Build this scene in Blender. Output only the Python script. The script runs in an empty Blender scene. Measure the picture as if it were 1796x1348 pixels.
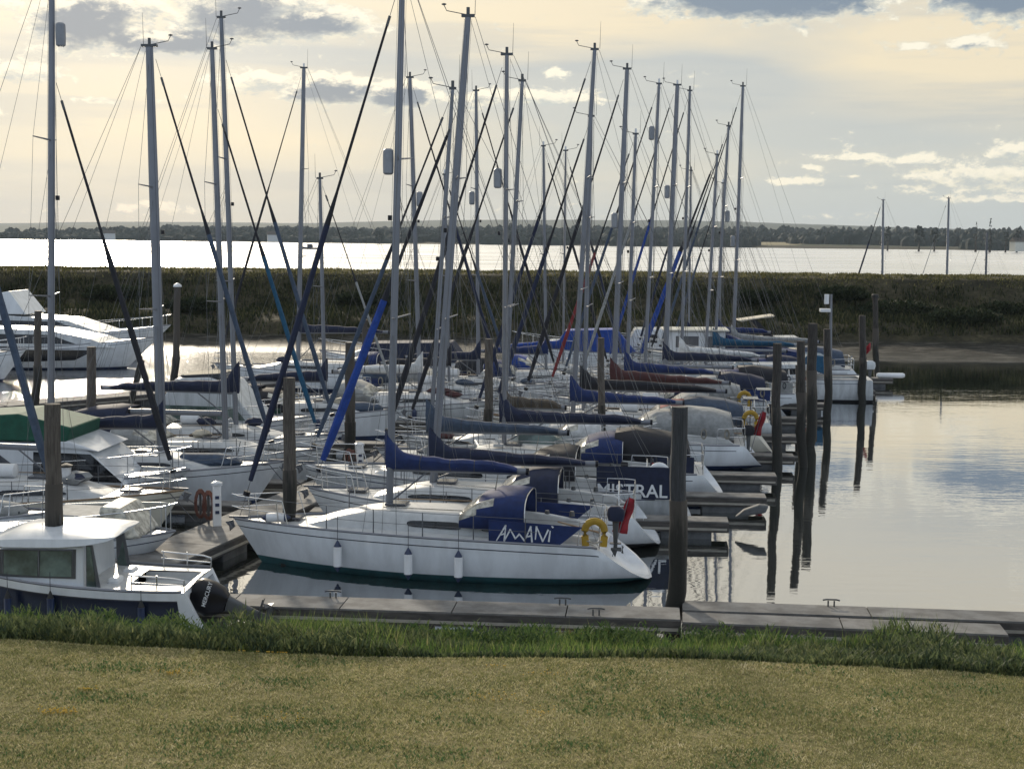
import bpy, math, random
import numpy as np
from mathutils import Vector, Matrix
random.seed(7); NR = np.random.default_rng(11)
C = bpy.context.scene.collection
R = math.radians
# ------------------------------------------------------------------ camera
F = 2594.0; CAMH = 7.9; PITCH = math.atan(261.0 / F); ROLL = R(0.5)
f0 = Vector((0, math.cos(PITCH), -math.sin(PITCH))); r0 = Vector((1, 0, 0)); u0 = Vector((0, math.sin(PITCH), math.cos(PITCH)))
rt = r0 * math.cos(ROLL) + u0 * math.sin(ROLL); up = u0 * math.cos(ROLL) - r0 * math.sin(ROLL)
cd = bpy.data.cameras.new('camera'); cam = bpy.data.objects.new('camera', cd); C.objects.link(cam)
cam.matrix_world = Matrix(((rt.x, up.x, -f0.x, 0), (rt.y, up.y, -f0.y, 0), (rt.z, up.z, -f0.z, CAMH), (0, 0, 0, 1)))
cd.sensor_width = 36; cd.lens = F / 1796 * 36; cd.clip_start = 0.5; cd.clip_end = 20000
bpy.context.scene.camera = cam
def ray(px, py): return f0 + rt * ((px - 898) / F) + up * ((674 - py) / F)
def at(px, py, Y):                                   # the world point seen at a pixel, at distance Y
    d = ray(px, py); return Vector((0, 0, CAMH)) + d * (Y / d.y)
def onz(px, py, z):
    d = ray(px, py); return Vector((0, 0, CAMH)) + d * ((z - CAMH) / d.z)
# ------------------------------------------------------------------ sun, exposure
SUN_AZ, SUN_EL = R(-16), R(19)
sd = bpy.data.lights.new('sun', 'SUN'); sun = bpy.data.objects.new('sun', sd); C.objects.link(sun)
sd.energy = 3.8; sd.angle = R(2.6); sd.color = (1.0, 0.88, 0.70)
sun.rotation_euler = Vector((-math.sin(SUN_AZ) * math.cos(SUN_EL), -math.cos(SUN_AZ) * math.cos(SUN_EL), -math.sin(SUN_EL))).to_track_quat('-Z', 'Y').to_euler()
sc = bpy.context.scene
sc.view_settings.view_transform = 'Standard'; sc.view_settings.look = 'None'; sc.view_settings.exposure = 0.12; sc.view_settings.gamma = 1
sc.render.engine = 'CYCLES'; sc.cycles.use_denoising = True; sc.cycles.max_bounces = 7; sc.cycles.transparent_max_bounces = 16; sc.cycles.volume_bounces = 0
# ------------------------------------------------------------------ node helper
class G:
    def __init__(s, nt): s.nt = nt; s.n = nt.nodes; s.l = nt.links
    def node(s, t, **k):
        n = s.n.new(t)
        for a, b in k.items(): setattr(n, a, b)
        return n
    def put(s, sock, v):
        if hasattr(v, 'is_linked') or isinstance(v, bpy.types.NodeSocket): s.l.new(v, sock)
        elif isinstance(v, (tuple, list)) and len(v) == 3 and len(sock.default_value) == 4: sock.default_value = (*v, 1)
        else: sock.default_value = v
    def m(s, op, a, b=None, c=None, clamp=False):
        n = s.node('ShaderNodeMath', operation=op, use_clamp=clamp); s.put(n.inputs[0], a)
        if b is not None: s.put(n.inputs[1], b)
        if c is not None: s.put(n.inputs[2], c)
        return n.outputs[0]
    def mix(s, f, a, b, blend='MIX'):
        n = s.node('ShaderNodeMix', data_type='RGBA', blend_type=blend); s.put(n.inputs[0], f); s.put(n.inputs[6], a); s.put(n.inputs[7], b)
        return n.outputs[2]
    def vec(s, x, y, z):
        n = s.node('ShaderNodeCombineXYZ'); s.put(n.inputs[0], x); s.put(n.inputs[1], y); s.put(n.inputs[2], z); return n.outputs[0]
    def noise(s, v, scale, detail=4, rough=.5, dist=0.0):
        n = s.node('ShaderNodeTexNoise'); s.l.new(v, n.inputs['Vector']); n.inputs['Scale'].default_value = scale; n.inputs['Detail'].default_value = detail
        n.inputs['Roughness'].default_value = rough; n.inputs['Distortion'].default_value = dist; return n.outputs['Fac']
    def ss(s, v, a, b, lo=0.0, hi=1.0):
        n = s.node('ShaderNodeMapRange', interpolation_type='SMOOTHSTEP'); s.put(n.inputs[0], v)
        for i, q in zip((1, 2, 3, 4), (a, b, lo, hi)): n.inputs[i].default_value = q
        return n.outputs[0]
def lin(r, g, b): return tuple(((c / 255) / 12.92 if c <= 10 else ((c / 255 + .055) / 1.055) ** 2.4) for c in (r, g, b))
# ------------------------------------------------------------------ sky
w = bpy.data.worlds.new('World'); sc.world = w; w.use_nodes = True
g = G(w.node_tree); g.n.clear()
tc = g.node('ShaderNodeTexCoord'); sep = g.node('ShaderNodeSeparateXYZ'); g.l.new(tc.outputs['Generated'], sep.inputs[0])
az = g.m('ARCTAN2', sep.outputs[0], sep.outputs[1]); el = g.m('ARCSINE', sep.outputs[2])
KW = 1.0
def pz(x, y): return ((x - 898) / F, (413 - y) / F)
def gauss(e_, x, y, rx, ry):
    a, b = pz(x, y)
    rx, ry = rx * KW, ry * KW; dx = g.m('DIVIDE', g.m('SUBTRACT', az, a), rx / F); dy = g.m('DIVIDE', g.m('SUBTRACT', e_, b), ry / F)
    return g.m('EXPONENT', g.m('MULTIPLY', g.m('ADD', g.m('MULTIPLY', dx, dx), g.m('MULTIPLY', dy, dy)), -1.0))
CL = [(180, 68, 92, 42, 1.0, 1), (290, 40, 50, 20, .5, .2), (300, 95, 130, 22, .8, .9), (520, 60, 120, 24, .85, .8), (430, 45, 110, 48, .95, .8), (600, 55, 60, 16, .6, .3), (1340, 12, 190, 36, 1.0, 1), (1170, 14, 90, 26, .7, .5), (1470, 25, 90, 16, .6, .5), (1740, 10, 150, 38, 1.1, 1), (1650, 30, 90, 16, .6, .4), (640, -40, 200, 22, .6, .5),
      (590, 165, 90, 24, .95, .95), (700, 172, 65, 24, .9, .9), (470, 155, 110, 20, .62, .15), (900, 175, 115, 18, .6, .2), (850, 172, 50, 14, .6, .6), (968, 137, 34, 12, .55, .2),
      (1560, 285, 110, 12, .52, 0), (1680, 305, 170, 26, .60, .12), (1780, 272, 80, 26, .72, .4), (1560, 328, 60, 13, .5, .3), (1350, 316, 75, 8, .5, 0), (1408, 292, 24, 6, .52, 0), (1480, 276, 60, 8, .5, 0), (1470, 308, 26, 4, .5, 0), (1655, 90, 40, 10, .5, .6), (1560, 95, 45, 9, .48, .5), (1720, 345, 120, 8, .42, .2),
      (60, 155, 130, 20, .52, .1), (30, 225, 60, 9, .45, 0), (200, 195, 70, 9, .42, 0), (20, 242, 40, 6, .45, 0), (90, 40, 80, 14, .45, .1), (250, 375, 220, 14, .34, 0), (1430, 378, 120, 9, .36, 0)]
def field(e_):
    acc = dk = None
    for x, y, rx, ry, a, d in CL:
        ga = gauss(e_, x, y, rx, ry); q = g.m('MULTIPLY', ga, a); acc = q if acc is None else g.m('MAXIMUM', acc, q)
        if d > 0 and e_ is el: q = g.m('MULTIPLY', ga, d); dk = q if dk is None else g.m('MAXIMUM', dk, q)
    v = g.vec(az, g.m('MULTIPLY', e_, 1.9), 0.37)
    n = g.m('ADD', g.m('MULTIPLY', g.noise(v, 21, 8, .62, .3), .5), g.m('MULTIPLY', g.noise(v, 62, 7, .66, .2), .5)); n2 = g.noise(v, 5.5, 3, .5)
    hi = g.m('MULTIPLY', g.ss(e_, .17, .23), g.ss(n2, .52, .72))       # more clouds higher up, above the frame
    acc = g.m('MAXIMUM', acc, hi)
    nn = g.m('MULTIPLY', g.m('SUBTRACT', n, .5), 2.5)
    if e_ is el: dk = g.m('ADD', g.m('MAXIMUM', dk, hi), g.m('MULTIPLY', nn, .7))
    return g.m('ADD', acc, nn), dk
KW = 1.12; fa, dkf = field(el); fb, _u = field(g.m('ADD', el, .0052))
dens = g.ss(fa, .20, .46); densu = g.ss(fb, .26, .60)
KW = 1.0; thick = g.ss(dkf, .28, .72)
rim = g.m('MULTIPLY', g.m('SUBTRACT', dens, densu), 1.0, clamp=True)
# high veil
vv = g.vec(g.m('MULTIPLY', az, .7), g.m('MULTIPLY', el, 4.5), 1.7)
vn = g.noise(vv, 3.6, 5, .5, .4)
warm = g.ss(vn, .38, .62)
W = [(1640, 130, 260, 110, 1.0), (250, 200, 330, 130, .75), (930, 20, 330, 90, 1.0), (500, 250, 250, 60, .3), (1250, 230, 150, 60, .35), (120, 20, 250, 60, .6)]
wacc = None
for x, y, rx, ry, a in W:
    q = g.m('MULTIPLY', gauss(el, x, y, rx, ry), a); wacc = q if wacc is None else g.m('ADD', wacc, q)
cool = g.m('ADD', g.m('MULTIPLY', gauss(el, 1120, 150, 250, 45), .9), g.m('ADD', g.m('MULTIPLY', gauss(el, 1450, 235, 400, 40), .35), g.m('MULTIPLY', gauss(el, 470, 112, 190, 14), .9)))
wm = g.m('ADD', g.m('MULTIPLY', warm, g.ss(el, .03, .14, .22, .70)), g.m('SUBTRACT', g.m('MULTIPLY', wacc, .85), cool), clamp=True)
base = g.mix(g.ss(el, .0, .1), lin(187, 195, 194), lin(190, 193, 190))
base = g.mix(wm, base, lin(236, 221, 190))
base = g.mix(g.m('MULTIPLY', g.ss(el, .13, .22), .55), base, lin(240, 229, 205))
base = g.mix(g.ss(sep.outputs[1], .55, -.2), base, (.50, .60, .74))  # unseen sky behind the camera, brightened to lift shade on camera-facing sides
base = g.mix(g.ss(el, .55, 1.1), base, (.72, .76, .82))  # overhead sky out of frame, raised as added fill for the lawn
base = g.mix(g.m('MULTIPLY', g.ss(g.noise(g.vec(g.m('MULTIPLY', az, .5), g.m('MULTIPLY', el, 6), 4.4), 9, 5, .55), .5, .68), .38), base, lin(166, 175, 181))
# brighter sky round the hidden sun, paler opposite
cs = g.node('ShaderNodeVectorMath', operation='DOT_PRODUCT'); g.l.new(tc.outputs['Generated'], cs.inputs[0])
cs.inputs[1].default_value = (math.sin(SUN_AZ) * math.cos(SUN_EL), math.cos(SUN_AZ) * math.cos(SUN_EL), math.sin(SUN_EL))
glow = g.m('POWER', g.m('MAXIMUM', cs.outputs['Value'], 0.0), 60)
base = g.mix(g.m('MULTIPLY', glow, .45), base, (1.7, 1.5, 1.15))
shade = g.ss(g.noise(g.vec(az, g.m('MULTIPLY', el, 2.4), 2.2), 55, 8, .66), .40, .62)
ccol = g.mix(thick, g.mix(shade, lin(188, 194, 192), lin(236, 230, 208)), lin(112, 130, 150))
ccol = g.mix(g.m('MULTIPLY', rim, 1.0), ccol, lin(252, 244, 222))
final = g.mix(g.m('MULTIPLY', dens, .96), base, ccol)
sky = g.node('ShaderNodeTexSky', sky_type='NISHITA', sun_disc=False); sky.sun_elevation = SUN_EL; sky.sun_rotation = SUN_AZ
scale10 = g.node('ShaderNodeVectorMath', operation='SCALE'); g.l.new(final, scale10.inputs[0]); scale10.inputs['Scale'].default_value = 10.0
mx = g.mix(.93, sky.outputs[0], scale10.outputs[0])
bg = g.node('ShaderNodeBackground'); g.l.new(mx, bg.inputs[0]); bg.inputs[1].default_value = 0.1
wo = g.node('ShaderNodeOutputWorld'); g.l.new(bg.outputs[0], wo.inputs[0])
w.cycles.sampling_method = 'MANUAL'; w.cycles.sample_map_resolution = 1024
# ------------------------------------------------------------------ materials
MATS = {}
def mat(name, col, rough=.5, metal=0.0, var=.12, vscale=3.0, spec=.5, col2=None, bump=0.0, bscale=30, alpha=1.0, trans=0.0, coat=0.0, stretch=(1, 1, 1), detail=4):
    if name in MATS: return MATS[name]
    m = bpy.data.materials.new(name); m.use_nodes = True; q = G(m.node_tree); b = q.n['Principled BSDF']
    t = q.node('ShaderNodeTexCoord'); mp = q.node('ShaderNodeMapping'); q.l.new(t.outputs['Object'], mp.inputs[0]); mp.inputs['Scale'].default_value = stretch
    nz = q.noise(mp.outputs[0], vscale, detail, .6); fac = q.ss(nz, .3, .7)
    c2 = col2 if col2 else tuple(c * (1 - var * 2) for c in col)
    cc = q.mix(fac, c2, col); q.l.new(cc, b.inputs['Base Color'])
    b.inputs['Roughness'].default_value = rough; b.inputs['Metallic'].default_value = metal; b.inputs['Specular IOR Level'].default_value = spec
    b.inputs['Coat Weight'].default_value = coat; b.inputs['Alpha'].default_value = alpha; b.inputs['Transmission Weight'].default_value = trans
    if bump:
        bn = q.node('ShaderNodeBump'); q.l.new(q.noise(mp.outputs[0], bscale, 4, .6), bn.inputs['Height']); bn.inputs['Strength'].default_value = bump; bn.inputs['Distance'].default_value = .02
        q.l.new(bn.outputs[0], b.inputs['Normal'])
    MATS[name] = m; return m
def M(n): return MATS[n]
mat('gelcoat', (.66, .69, .72), .22, var=.085, vscale=1.6, coat=.3, stretch=(1.6, 1.6, .35), detail=8)
mat('gelcoat_cream', (.62, .60, .52), .28, var=.07, vscale=1.5)
mat('gelcoat_old', (.55, .58, .60), .35, var=.14, vscale=2.2, stretch=(2, 2, .35), detail=8)
mat('gelcoat_navy', (.012, .018, .04), .2, var=.1)
mat('gelcoat_grey', (.30, .32, .32), .35, var=.08)
mat('deck_white', (.52, .53, .53), .38, var=.08, vscale=4)
mat('deck_grip', (.50, .51, .50), .6, var=.10, vscale=6)
mat('teak', (.28, .19, .11), .6, var=.2, vscale=6, stretch=(1, 8, 1))
mat('antifoul_teal', (.012, .075, .085), .6, var=.2)
mat('antifoul_blue', (.012, .03, .09), .6, var=.2)
mat('antifoul_black', (.02, .02, .025), .6, var=.2)
mat('stripe_dark', (.03, .035, .05), .4)
mat('stripe_navy', (.02, .035, .09), .35)
mat('window_dark', (.012, .014, .018), .08, var=.1)
mat('window_grey', (.09, .095, .11), .15, var=.1)
mat('glass_green', (.17, .235, .215), .08, var=.38, vscale=1.3)  # mottled pale tone painted into the base colour in place of reflections
mat('vinyl_clear', (.62, .60, .52), .15, var=.35, vscale=5)
mat('alloy', (.20, .21, .235), .42, metal=.35, var=.06, vscale=1.2)
mat('alloy_grey', (.13, .138, .155), .45, metal=.35, var=.08, vscale=1.2)
mat('alloy_dark', (.09, .095, .10), .5, metal=.3, var=.1)
mat('steel', (.62, .63, .64), .22, metal=.9, var=.05)
mat('wire', (.13, .135, .14), .4, metal=.6, var=.05)
mat('rope', (.30, .28, .24), .8)
mat('rope_dark', (.05, .055, .07), .8)
mat('black_plastic', (.010, .010, .014), .28, spec=.3)
mat('white_plastic', (.72, .73, .74), .35, var=.05)
mat('grey_plastic', (.25, .265, .29), .45)
for n, c in dict(navy=(.011, .018, .050), blue=(.009, .026, .115), royal=(.008, .050, .28), black=(.014, .015, .022), brown=(.085, .068, .050), green=(.006, .075, .045), red=(.20, .025, .028), grey=(.30, .31, .31), slate=(.05, .075, .12), maroon=(.075, .025, .025), teal=(.01, .08, .16), white=(.66, .67, .67), cream=(.55, .50, .40), darkgreen=(.01, .05, .03)).items():
    mat('cloth_' + n, c, .82, var=.16, vscale=5, bump=.35, bscale=9)
mat('lettering', (.72, .74, .76), .5, var=.03)
mat('lettering_dark', (.06, .07, .09), .5, var=.03)
mat('foam_yellow', (.42, .26, .02), .6, var=.15)
mat('rubber', (.02, .02, .02), .7)
mat('pile_wood', (.12, .105, .09), .85, col2=(.05, .042, .036), vscale=5, stretch=(7, 7, .6), bump=.7, bscale=14)
mat('pile_dark', (.015, .014, .011), .7, col2=(.008, .009, .006), vscale=5, stretch=(6, 6, 1), bump=.7, bscale=14)
mat('pile_outer', (.055, .050, .045), .85, col2=(.022, .019, .017), vscale=5, stretch=(7, 7, .6), bump=.7, bscale=14)
mat('pile_grey', (.050, .053, .060), .7, col2=(.018, .020, .022), vscale=5, stretch=(8, 8, .5), bump=.9, bscale=10, detail=8)
mat('pontoon_deck', (.215, .212, .205), .85, spec=.2, col2=(.12, .117, .113), vscale=2.0, stretch=(1, 1, 1), bump=.3, bscale=25)
mat('pontoon_side', (.075, .068, .062), .8, col2=(.035, .032, .03), vscale=2.5, stretch=(1, 1, 5), bump=.4)
mat('pontoon_float', (.10, .105, .11), .7, col2=(.05, .052, .055), vscale=3)
mat('brick_orange', (.13, .05, .035), .7)
mat('tree_bark', (.05, .04, .03), .9)
_m = M('pile_dark'); q = G(_m.node_tree); _b = q.n['Principled BSDF']; _t = q.node('ShaderNodeTexCoord'); _s = q.node('ShaderNodeSeparateXYZ'); q.l.new(_t.outputs['Object'], _s.inputs[0])
_mp = q.node('ShaderNodeMapping'); q.l.new(_t.outputs['Object'], _mp.inputs[0]); _mp.inputs['Scale'].default_value = (9, 9, 1.2)
_f = q.ss(q.m('ADD', _s.outputs[2], q.m('MULTIPLY', q.m('SUBTRACT', q.noise(_mp.outputs[0], 1.0, 5, .6), .5), 2.2)), 1.75, 2.35)
_old = _b.inputs['Base Color'].links[0].from_socket; q.l.new(q.mix(_f, _old, (.06, .052, .044)), _b.inputs['Base Color'])
# ------------------------------------------------------------------ mesh helper
class MB:
    def __init__(s): s.v = []; s.f = []; s.mi = []
    def face(s, idx, mi=0): s.f.append(tuple(idx)); s.mi.append(mi)
    def box(s, c, d, mi=0, rz=0.0):
        x, y, z = [q / 2 for q in d]; b = len(s.v); co, si = math.cos(rz), math.sin(rz)
        for a in (-x, x):
            for e in (-y, y):
                for h in (-z, z): s.v.append((c[0] + a * co - e * si, c[1] + a * si + e * co, c[2] + h))
        for q in ((0, 1, 3, 2), (4, 6, 7, 5), (0, 4, 5, 1), (2, 3, 7, 6), (0, 2, 6, 4), (1, 5, 7, 3)): s.face([b + k for k in q], mi)
    def tube(s, pts, r, n=6, mi=0, cap=True):
        pts = [Vector(p) for p in pts]; rs = r if isinstance(r, (list, tuple)) else [r] * len(pts); rings = []
        for i, p in enumerate(pts):
            d = (pts[min(i + 1, len(pts) - 1)] - pts[max(i - 1, 0)]).normalized()
            a = d.cross(Vector((0, 0, 1))); a = a.normalized() if a.length > 1e-3 else Vector((1, 0, 0)); b = d.cross(a)
            rr = rs[i]; ra, rb = (rr if isinstance(rr, tuple) else (rr, rr))
            rings.append([p + a * (ra * math.cos(t)) + b * (rb * math.sin(t)) for t in [2 * math.pi * k / n for k in range(n)]])
        s.loft(rings, True, mi, cap)
    def loft(s, rings, closed=True, mi=0, cap=True):
        b = len(s.v); n = len(rings[0])
        for r in rings: s.v += [tuple(p) for p in r]
        mf = mi if callable(mi) else (lambda i, k: mi)
        for i in range(len(rings) - 1):
            for k in range(n if closed else n - 1):
                k2 = (k + 1) % n; s.face((b + i * n + k, b + i * n + k2, b + (i + 1) * n + k2, b + (i + 1) * n + k), mf(i, k))
        if cap and closed:
            s.face([b + k for k in range(n)][::-1], mf(0, 0)); s.face([b + (len(rings) - 1) * n + k for k in range(n)], mf(0, 0))
    def poly(s, pts, mi=0):
        b = len(s.v); s.v += [tuple(p) for p in pts]; s.face(range(b, b + len(pts)), mi)
    def slab(s, pts, off, mi=0):                      # a polygon given thickness along vector off
        b = len(s.v); n = len(pts); off = Vector(off)
        s.v += [tuple(p) for p in pts] + [tuple(Vector(p) + off) for p in pts]
        s.face(range(b, b + n), mi); s.face([b + n + k for k in range(n)][::-1], mi)
        for k in range(n): s.face((b + k, b + n + k, b + n + (k + 1) % n, b + (k + 1) % n), mi)
    def ball(s, c, r, n=8, mi=0):
        r = r if isinstance(r, (tuple, list)) else (r, r, r); rings = []
        for i in range(n // 2 + 1):
            t = math.pi * i / (n // 2); rr = max(math.sin(t), .02)
            rings.append([(c[0] + r[0] * rr * math.cos(2 * math.pi * k / n), c[1] + r[1] * rr * math.sin(2 * math.pi * k / n), c[2] - r[2] * math.cos(t)) for k in range(n)])
        s.loft(rings, True, mi)
    def build(s, name, mats, parent=None, smooth=False, bevel=0.0):
        me = bpy.data.meshes.new(name); me.from_pydata([tuple(map(float, v)) for v in s.v], [], s.f)
        for m in (mats if isinstance(mats, (list, tuple)) else [mats]): me.materials.append(M(m) if isinstance(m, str) else m)
        me.polygons.foreach_set('material_index', s.mi)
        if smooth: me.polygons.foreach_set('use_smooth', [True] * len(s.f))
        me.update(); o = bpy.data.objects.new(name, me); C.objects.link(o)
        if smooth:
            try: me.set_sharp_from_angle(angle=R(42))
            except Exception: pass
        if bevel:
            b = o.modifiers.new('bevel', 'BEVEL'); b.width = bevel; b.segments = 2; b.limit_method = 'ANGLE'
        if parent: o.parent = parent
        return o
def tag(o, label=None, cat=None, group=None, kind=None):
    if label: o['label'] = label
    if cat: o['category'] = cat
    if group: o['group'] = group
    if kind: o['kind'] = kind
    return o
def thing(name, label, cat, loc, rz=0.0, group=None):
    o = bpy.data.objects.new(name, None); C.objects.link(o); o.location = loc; o.rotation_euler = (0, 0, rz); o.empty_display_size = .3
    return tag(o, label, cat, group)
def text_mb(txt, size, extr=0.004, bold=0.0, shear=0.0):
    cu = bpy.data.curves.new('t', 'FONT'); cu.body = txt; cu.size = size; cu.extrude = extr; cu.offset = bold; cu.shear = shear; cu.align_x = 'CENTER'; cu.resolution_u = 3
    o = bpy.data.objects.new('t', cu); C.objects.link(o); bpy.context.view_layer.update()
    me = bpy.data.meshes.new_from_object(o); mb = MB()
    mb.v = [tuple(v.co) for v in me.vertices]; mb.f = [tuple(p.vertices) for p in me.polygons]; mb.mi = [0] * len(mb.f)
    bpy.data.objects.remove(o); bpy.data.curves.remove(cu); bpy.data.meshes.remove(me); return mb
def place_text(mb, org, right, upv):
    org, right, upv = Vector(org), Vector(right).normalized(), Vector(upv).normalized(); nn = right.cross(upv)
    mb.v = [tuple(org + right * v[0] + upv * v[1] + nn * v[2]) for v in mb.v]; return mb
# ================================================================== SETTING
def grid(name, X, Y, Z, m, smooth=True):
    X = np.asarray(X); Y = np.asarray(Y); nx, ny = X.shape[1], X.shape[0]
    v = np.stack([X.ravel(), Y.ravel(), Z.ravel()], 1)
    i = np.arange((ny - 1) * (nx - 1)); r_, c_ = i // (nx - 1), i % (nx - 1); a = r_ * nx + c_
    f = np.stack([a, a + 1, a + nx + 1, a + nx], 1)
    me = bpy.data.meshes.new(name); me.from_pydata(v.tolist(), [], f.tolist()); me.materials.append(m)
    if smooth: me.polygons.foreach_set('use_smooth', [True] * len(f))
    me.update(); o = bpy.data.objects.new(name, me); C.objects.link(o); return o
def vnoise(x, y, s, seed=0):
    x = np.asarray(x, float) / s; y = np.asarray(y, float) / s; xi = np.floor(x).astype(int); yi = np.floor(y).astype(int); fx = x - xi; fy = y - yi
    fx = fx * fx * (3 - 2 * fx); fy = fy * fy * (3 - 2 * fy)
    def h(a, b):
        q = (a * 374761393 + b * 668265263 + seed * 974634777) & 0x7fffffff; q = ((q ^ (q >> 13)) * 1274126177) & 0x7fffffff; return (q ^ (q >> 16)) % 10007 / 10007.0
    return (h(xi, yi) * (1 - fx) + h(xi + 1, yi) * fx) * (1 - fy) + (h(xi, yi + 1) * (1 - fx) + h(xi + 1, yi + 1) * fx) * fy
def fbm(x, y, s, o=4, seed=0): return sum(vnoise(x, y, s / 2 ** k, seed + k) * .5 ** k for k in range(o)) / sum(.5 ** k for k in range(o))

def water_mat(name, calm):
    m = bpy.data.materials.new(name); m.use_nodes = True; q = G(m.node_tree); q.n.clear()
    geo = q.node('ShaderNodeNewGeometry'); P = geo.outputs['Position']; sp = q.node('ShaderNodeSeparateXYZ'); q.l.new(P, sp.inputs[0])
    bn = q.node('ShaderNodeBump'); bn.inputs['Distance'].default_value = 1.0
    if calm:
        mp = q.node('ShaderNodeMapping'); q.l.new(P, mp.inputs[0]); mp.inputs['Scale'].default_value = (.35, 1.0, 1)
        h1 = q.noise(mp.outputs[0], 3.2, 3, .5); h2 = q.noise(mp.outputs[0], .55, 2, .5); h3 = q.noise(P, 6.0, 3, .6)
        # wind reaches the open water on the left; the right stays sheltered
        side = q.m('SUBTRACT', sp.outputs[0], q.m('MULTIPLY', q.m('SUBTRACT', sp.outputs[1], 32), .355))
        windy = q.ss(side, -9.0, -15.0); patch = q.ss(q.noise(P, .12, 2, .5), .45, .6)
        amp = q.m('ADD', .0022, q.m('ADD', q.m('MULTIPLY', patch, .0024), q.m('MULTIPLY', windy, .012)))
        hh = q.m('ADD', q.m('MULTIPLY', h1, amp), q.m('ADD', q.m('MULTIPLY', h2, .006), q.m('MULTIPLY', q.m('MULTIPLY', h3, windy), .016)))
        rough = q.m('ADD', .015, q.m('MULTIPLY', windy, .055))
        col = (.018, .022, .018)
    else:
        h1 = q.noise(P, .8, 4, .6); h2 = q.noise(P, .15, 3, .6)
        mp = q.node('ShaderNodeMapping'); q.l.new(P, mp.inputs[0]); mp.inputs['Scale'].default_value = (.35, 1, 1); st = q.noise(mp.outputs[0], .035, 4, .6); h3 = q.noise(mp.outputs[0], .09, 3, .65)
        hh = q.m('ADD', q.m('MULTIPLY', h1, .06), q.m('ADD', q.m('MULTIPLY', h2, .16), q.m('MULTIPLY', h3, .55))); rough = q.ss(st, .35, .65, .20, .34); col = (.10, .12, .12)
    q.l.new(hh, bn.inputs['Height'])
    gl = q.node('ShaderNodeBsdfGlossy'); q.put(gl.inputs['Roughness'], rough); q.l.new(bn.outputs[0], gl.inputs['Normal']); gl.inputs['Color'].default_value = (.97, .98, 1, 1)
    df = q.node('ShaderNodeBsdfDiffuse'); df.inputs['Color'].default_value = (*col, 1)
    fr = q.node('ShaderNodeFresnel'); fr.inputs['IOR'].default_value = 1.45 if calm else 1.6; 
    if calm: q.l.new(bn.outputs[0], fr.inputs['Normal'])
    mx_ = q.node('ShaderNodeMixShader'); fac = q.m('POWER', fr.outputs[0], .33 if calm else .62, clamp=True)
    q.l.new(fac, mx_.inputs[0]); q.l.new(df.outputs[0], mx_.inputs[1]); q.l.new(gl.outputs[0], mx_.inputs[2])
    out = q.node('ShaderNodeOutputMaterial'); q.l.new(mx_.outputs[0], out.inputs[0]); return m
def sheet(name, x0, x1, y0, y1, z, m):
    o = grid(name, *np.meshgrid(np.linspace(x0, x1, 9), np.linspace(y0, y1, 9)), np.full((9, 9), z), m, False); tag(o, kind='structure'); return o
sheet('water', -90, 90, 20, 118, 0.0, water_mat('marina_water', True))
sheet('water', -1600, 1600, 118, 1500, 0.0, water_mat('estuary_water', False))

def ground_mat(name, stops, scale, bump=.5, bsc=20, fine=None, stretch=(1, 1, 1)):
    m = bpy.data.materials.new(name); m.use_nodes = True; q = G(m.node_tree); b = q.n['Principled BSDF']
    geo = q.node('ShaderNodeNewGeometry'); mp = q.node('ShaderNodeMapping'); q.l.new(geo.outputs['Position'], mp.inputs[0]); mp.inputs['Scale'].default_value = stretch
    n1 = q.noise(mp.outputs[0], scale, 6, .65); rp = q.node('ShaderNodeValToRGB'); q.l.new(n1, rp.inputs[0])
    rp.color_ramp.elements[0].position = .32; rp.color_ramp.elements[1].position = .68
    rp.color_ramp.elements[0].color = (*stops[0], 1); rp.color_ramp.elements[1].color = (*stops[-1], 1)
    for k, c in enumerate(stops[1:-1]): e = rp.color_ramp.elements.new(.32 + .36 * (k + 1) / (len(stops) - 1)); e.color = (*c, 1)
    col = rp.outputs[0]
    if fine:
        col = q.mix(q.m('MULTIPLY', q.ss(q.noise(mp.outputs[0], fine, 3, .7), .35, .65), .55), col, tuple(c * .45 for c in stops[0]))
    q.l.new(col, b.inputs['Base Color']); b.inputs['Roughness'].default_value = .95; b.inputs['Specular IOR Level'].default_value = .15
    bb = q.node('ShaderNodeBump'); q.l.new(q.noise(mp.outputs[0], bsc, 4, .6), bb.inputs['Height']); bb.inputs['Strength'].default_value = bump; bb.inputs['Distance'].default_value = .05
    q.l.new(bb.outputs[0], b.inputs['Normal']); return m
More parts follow.
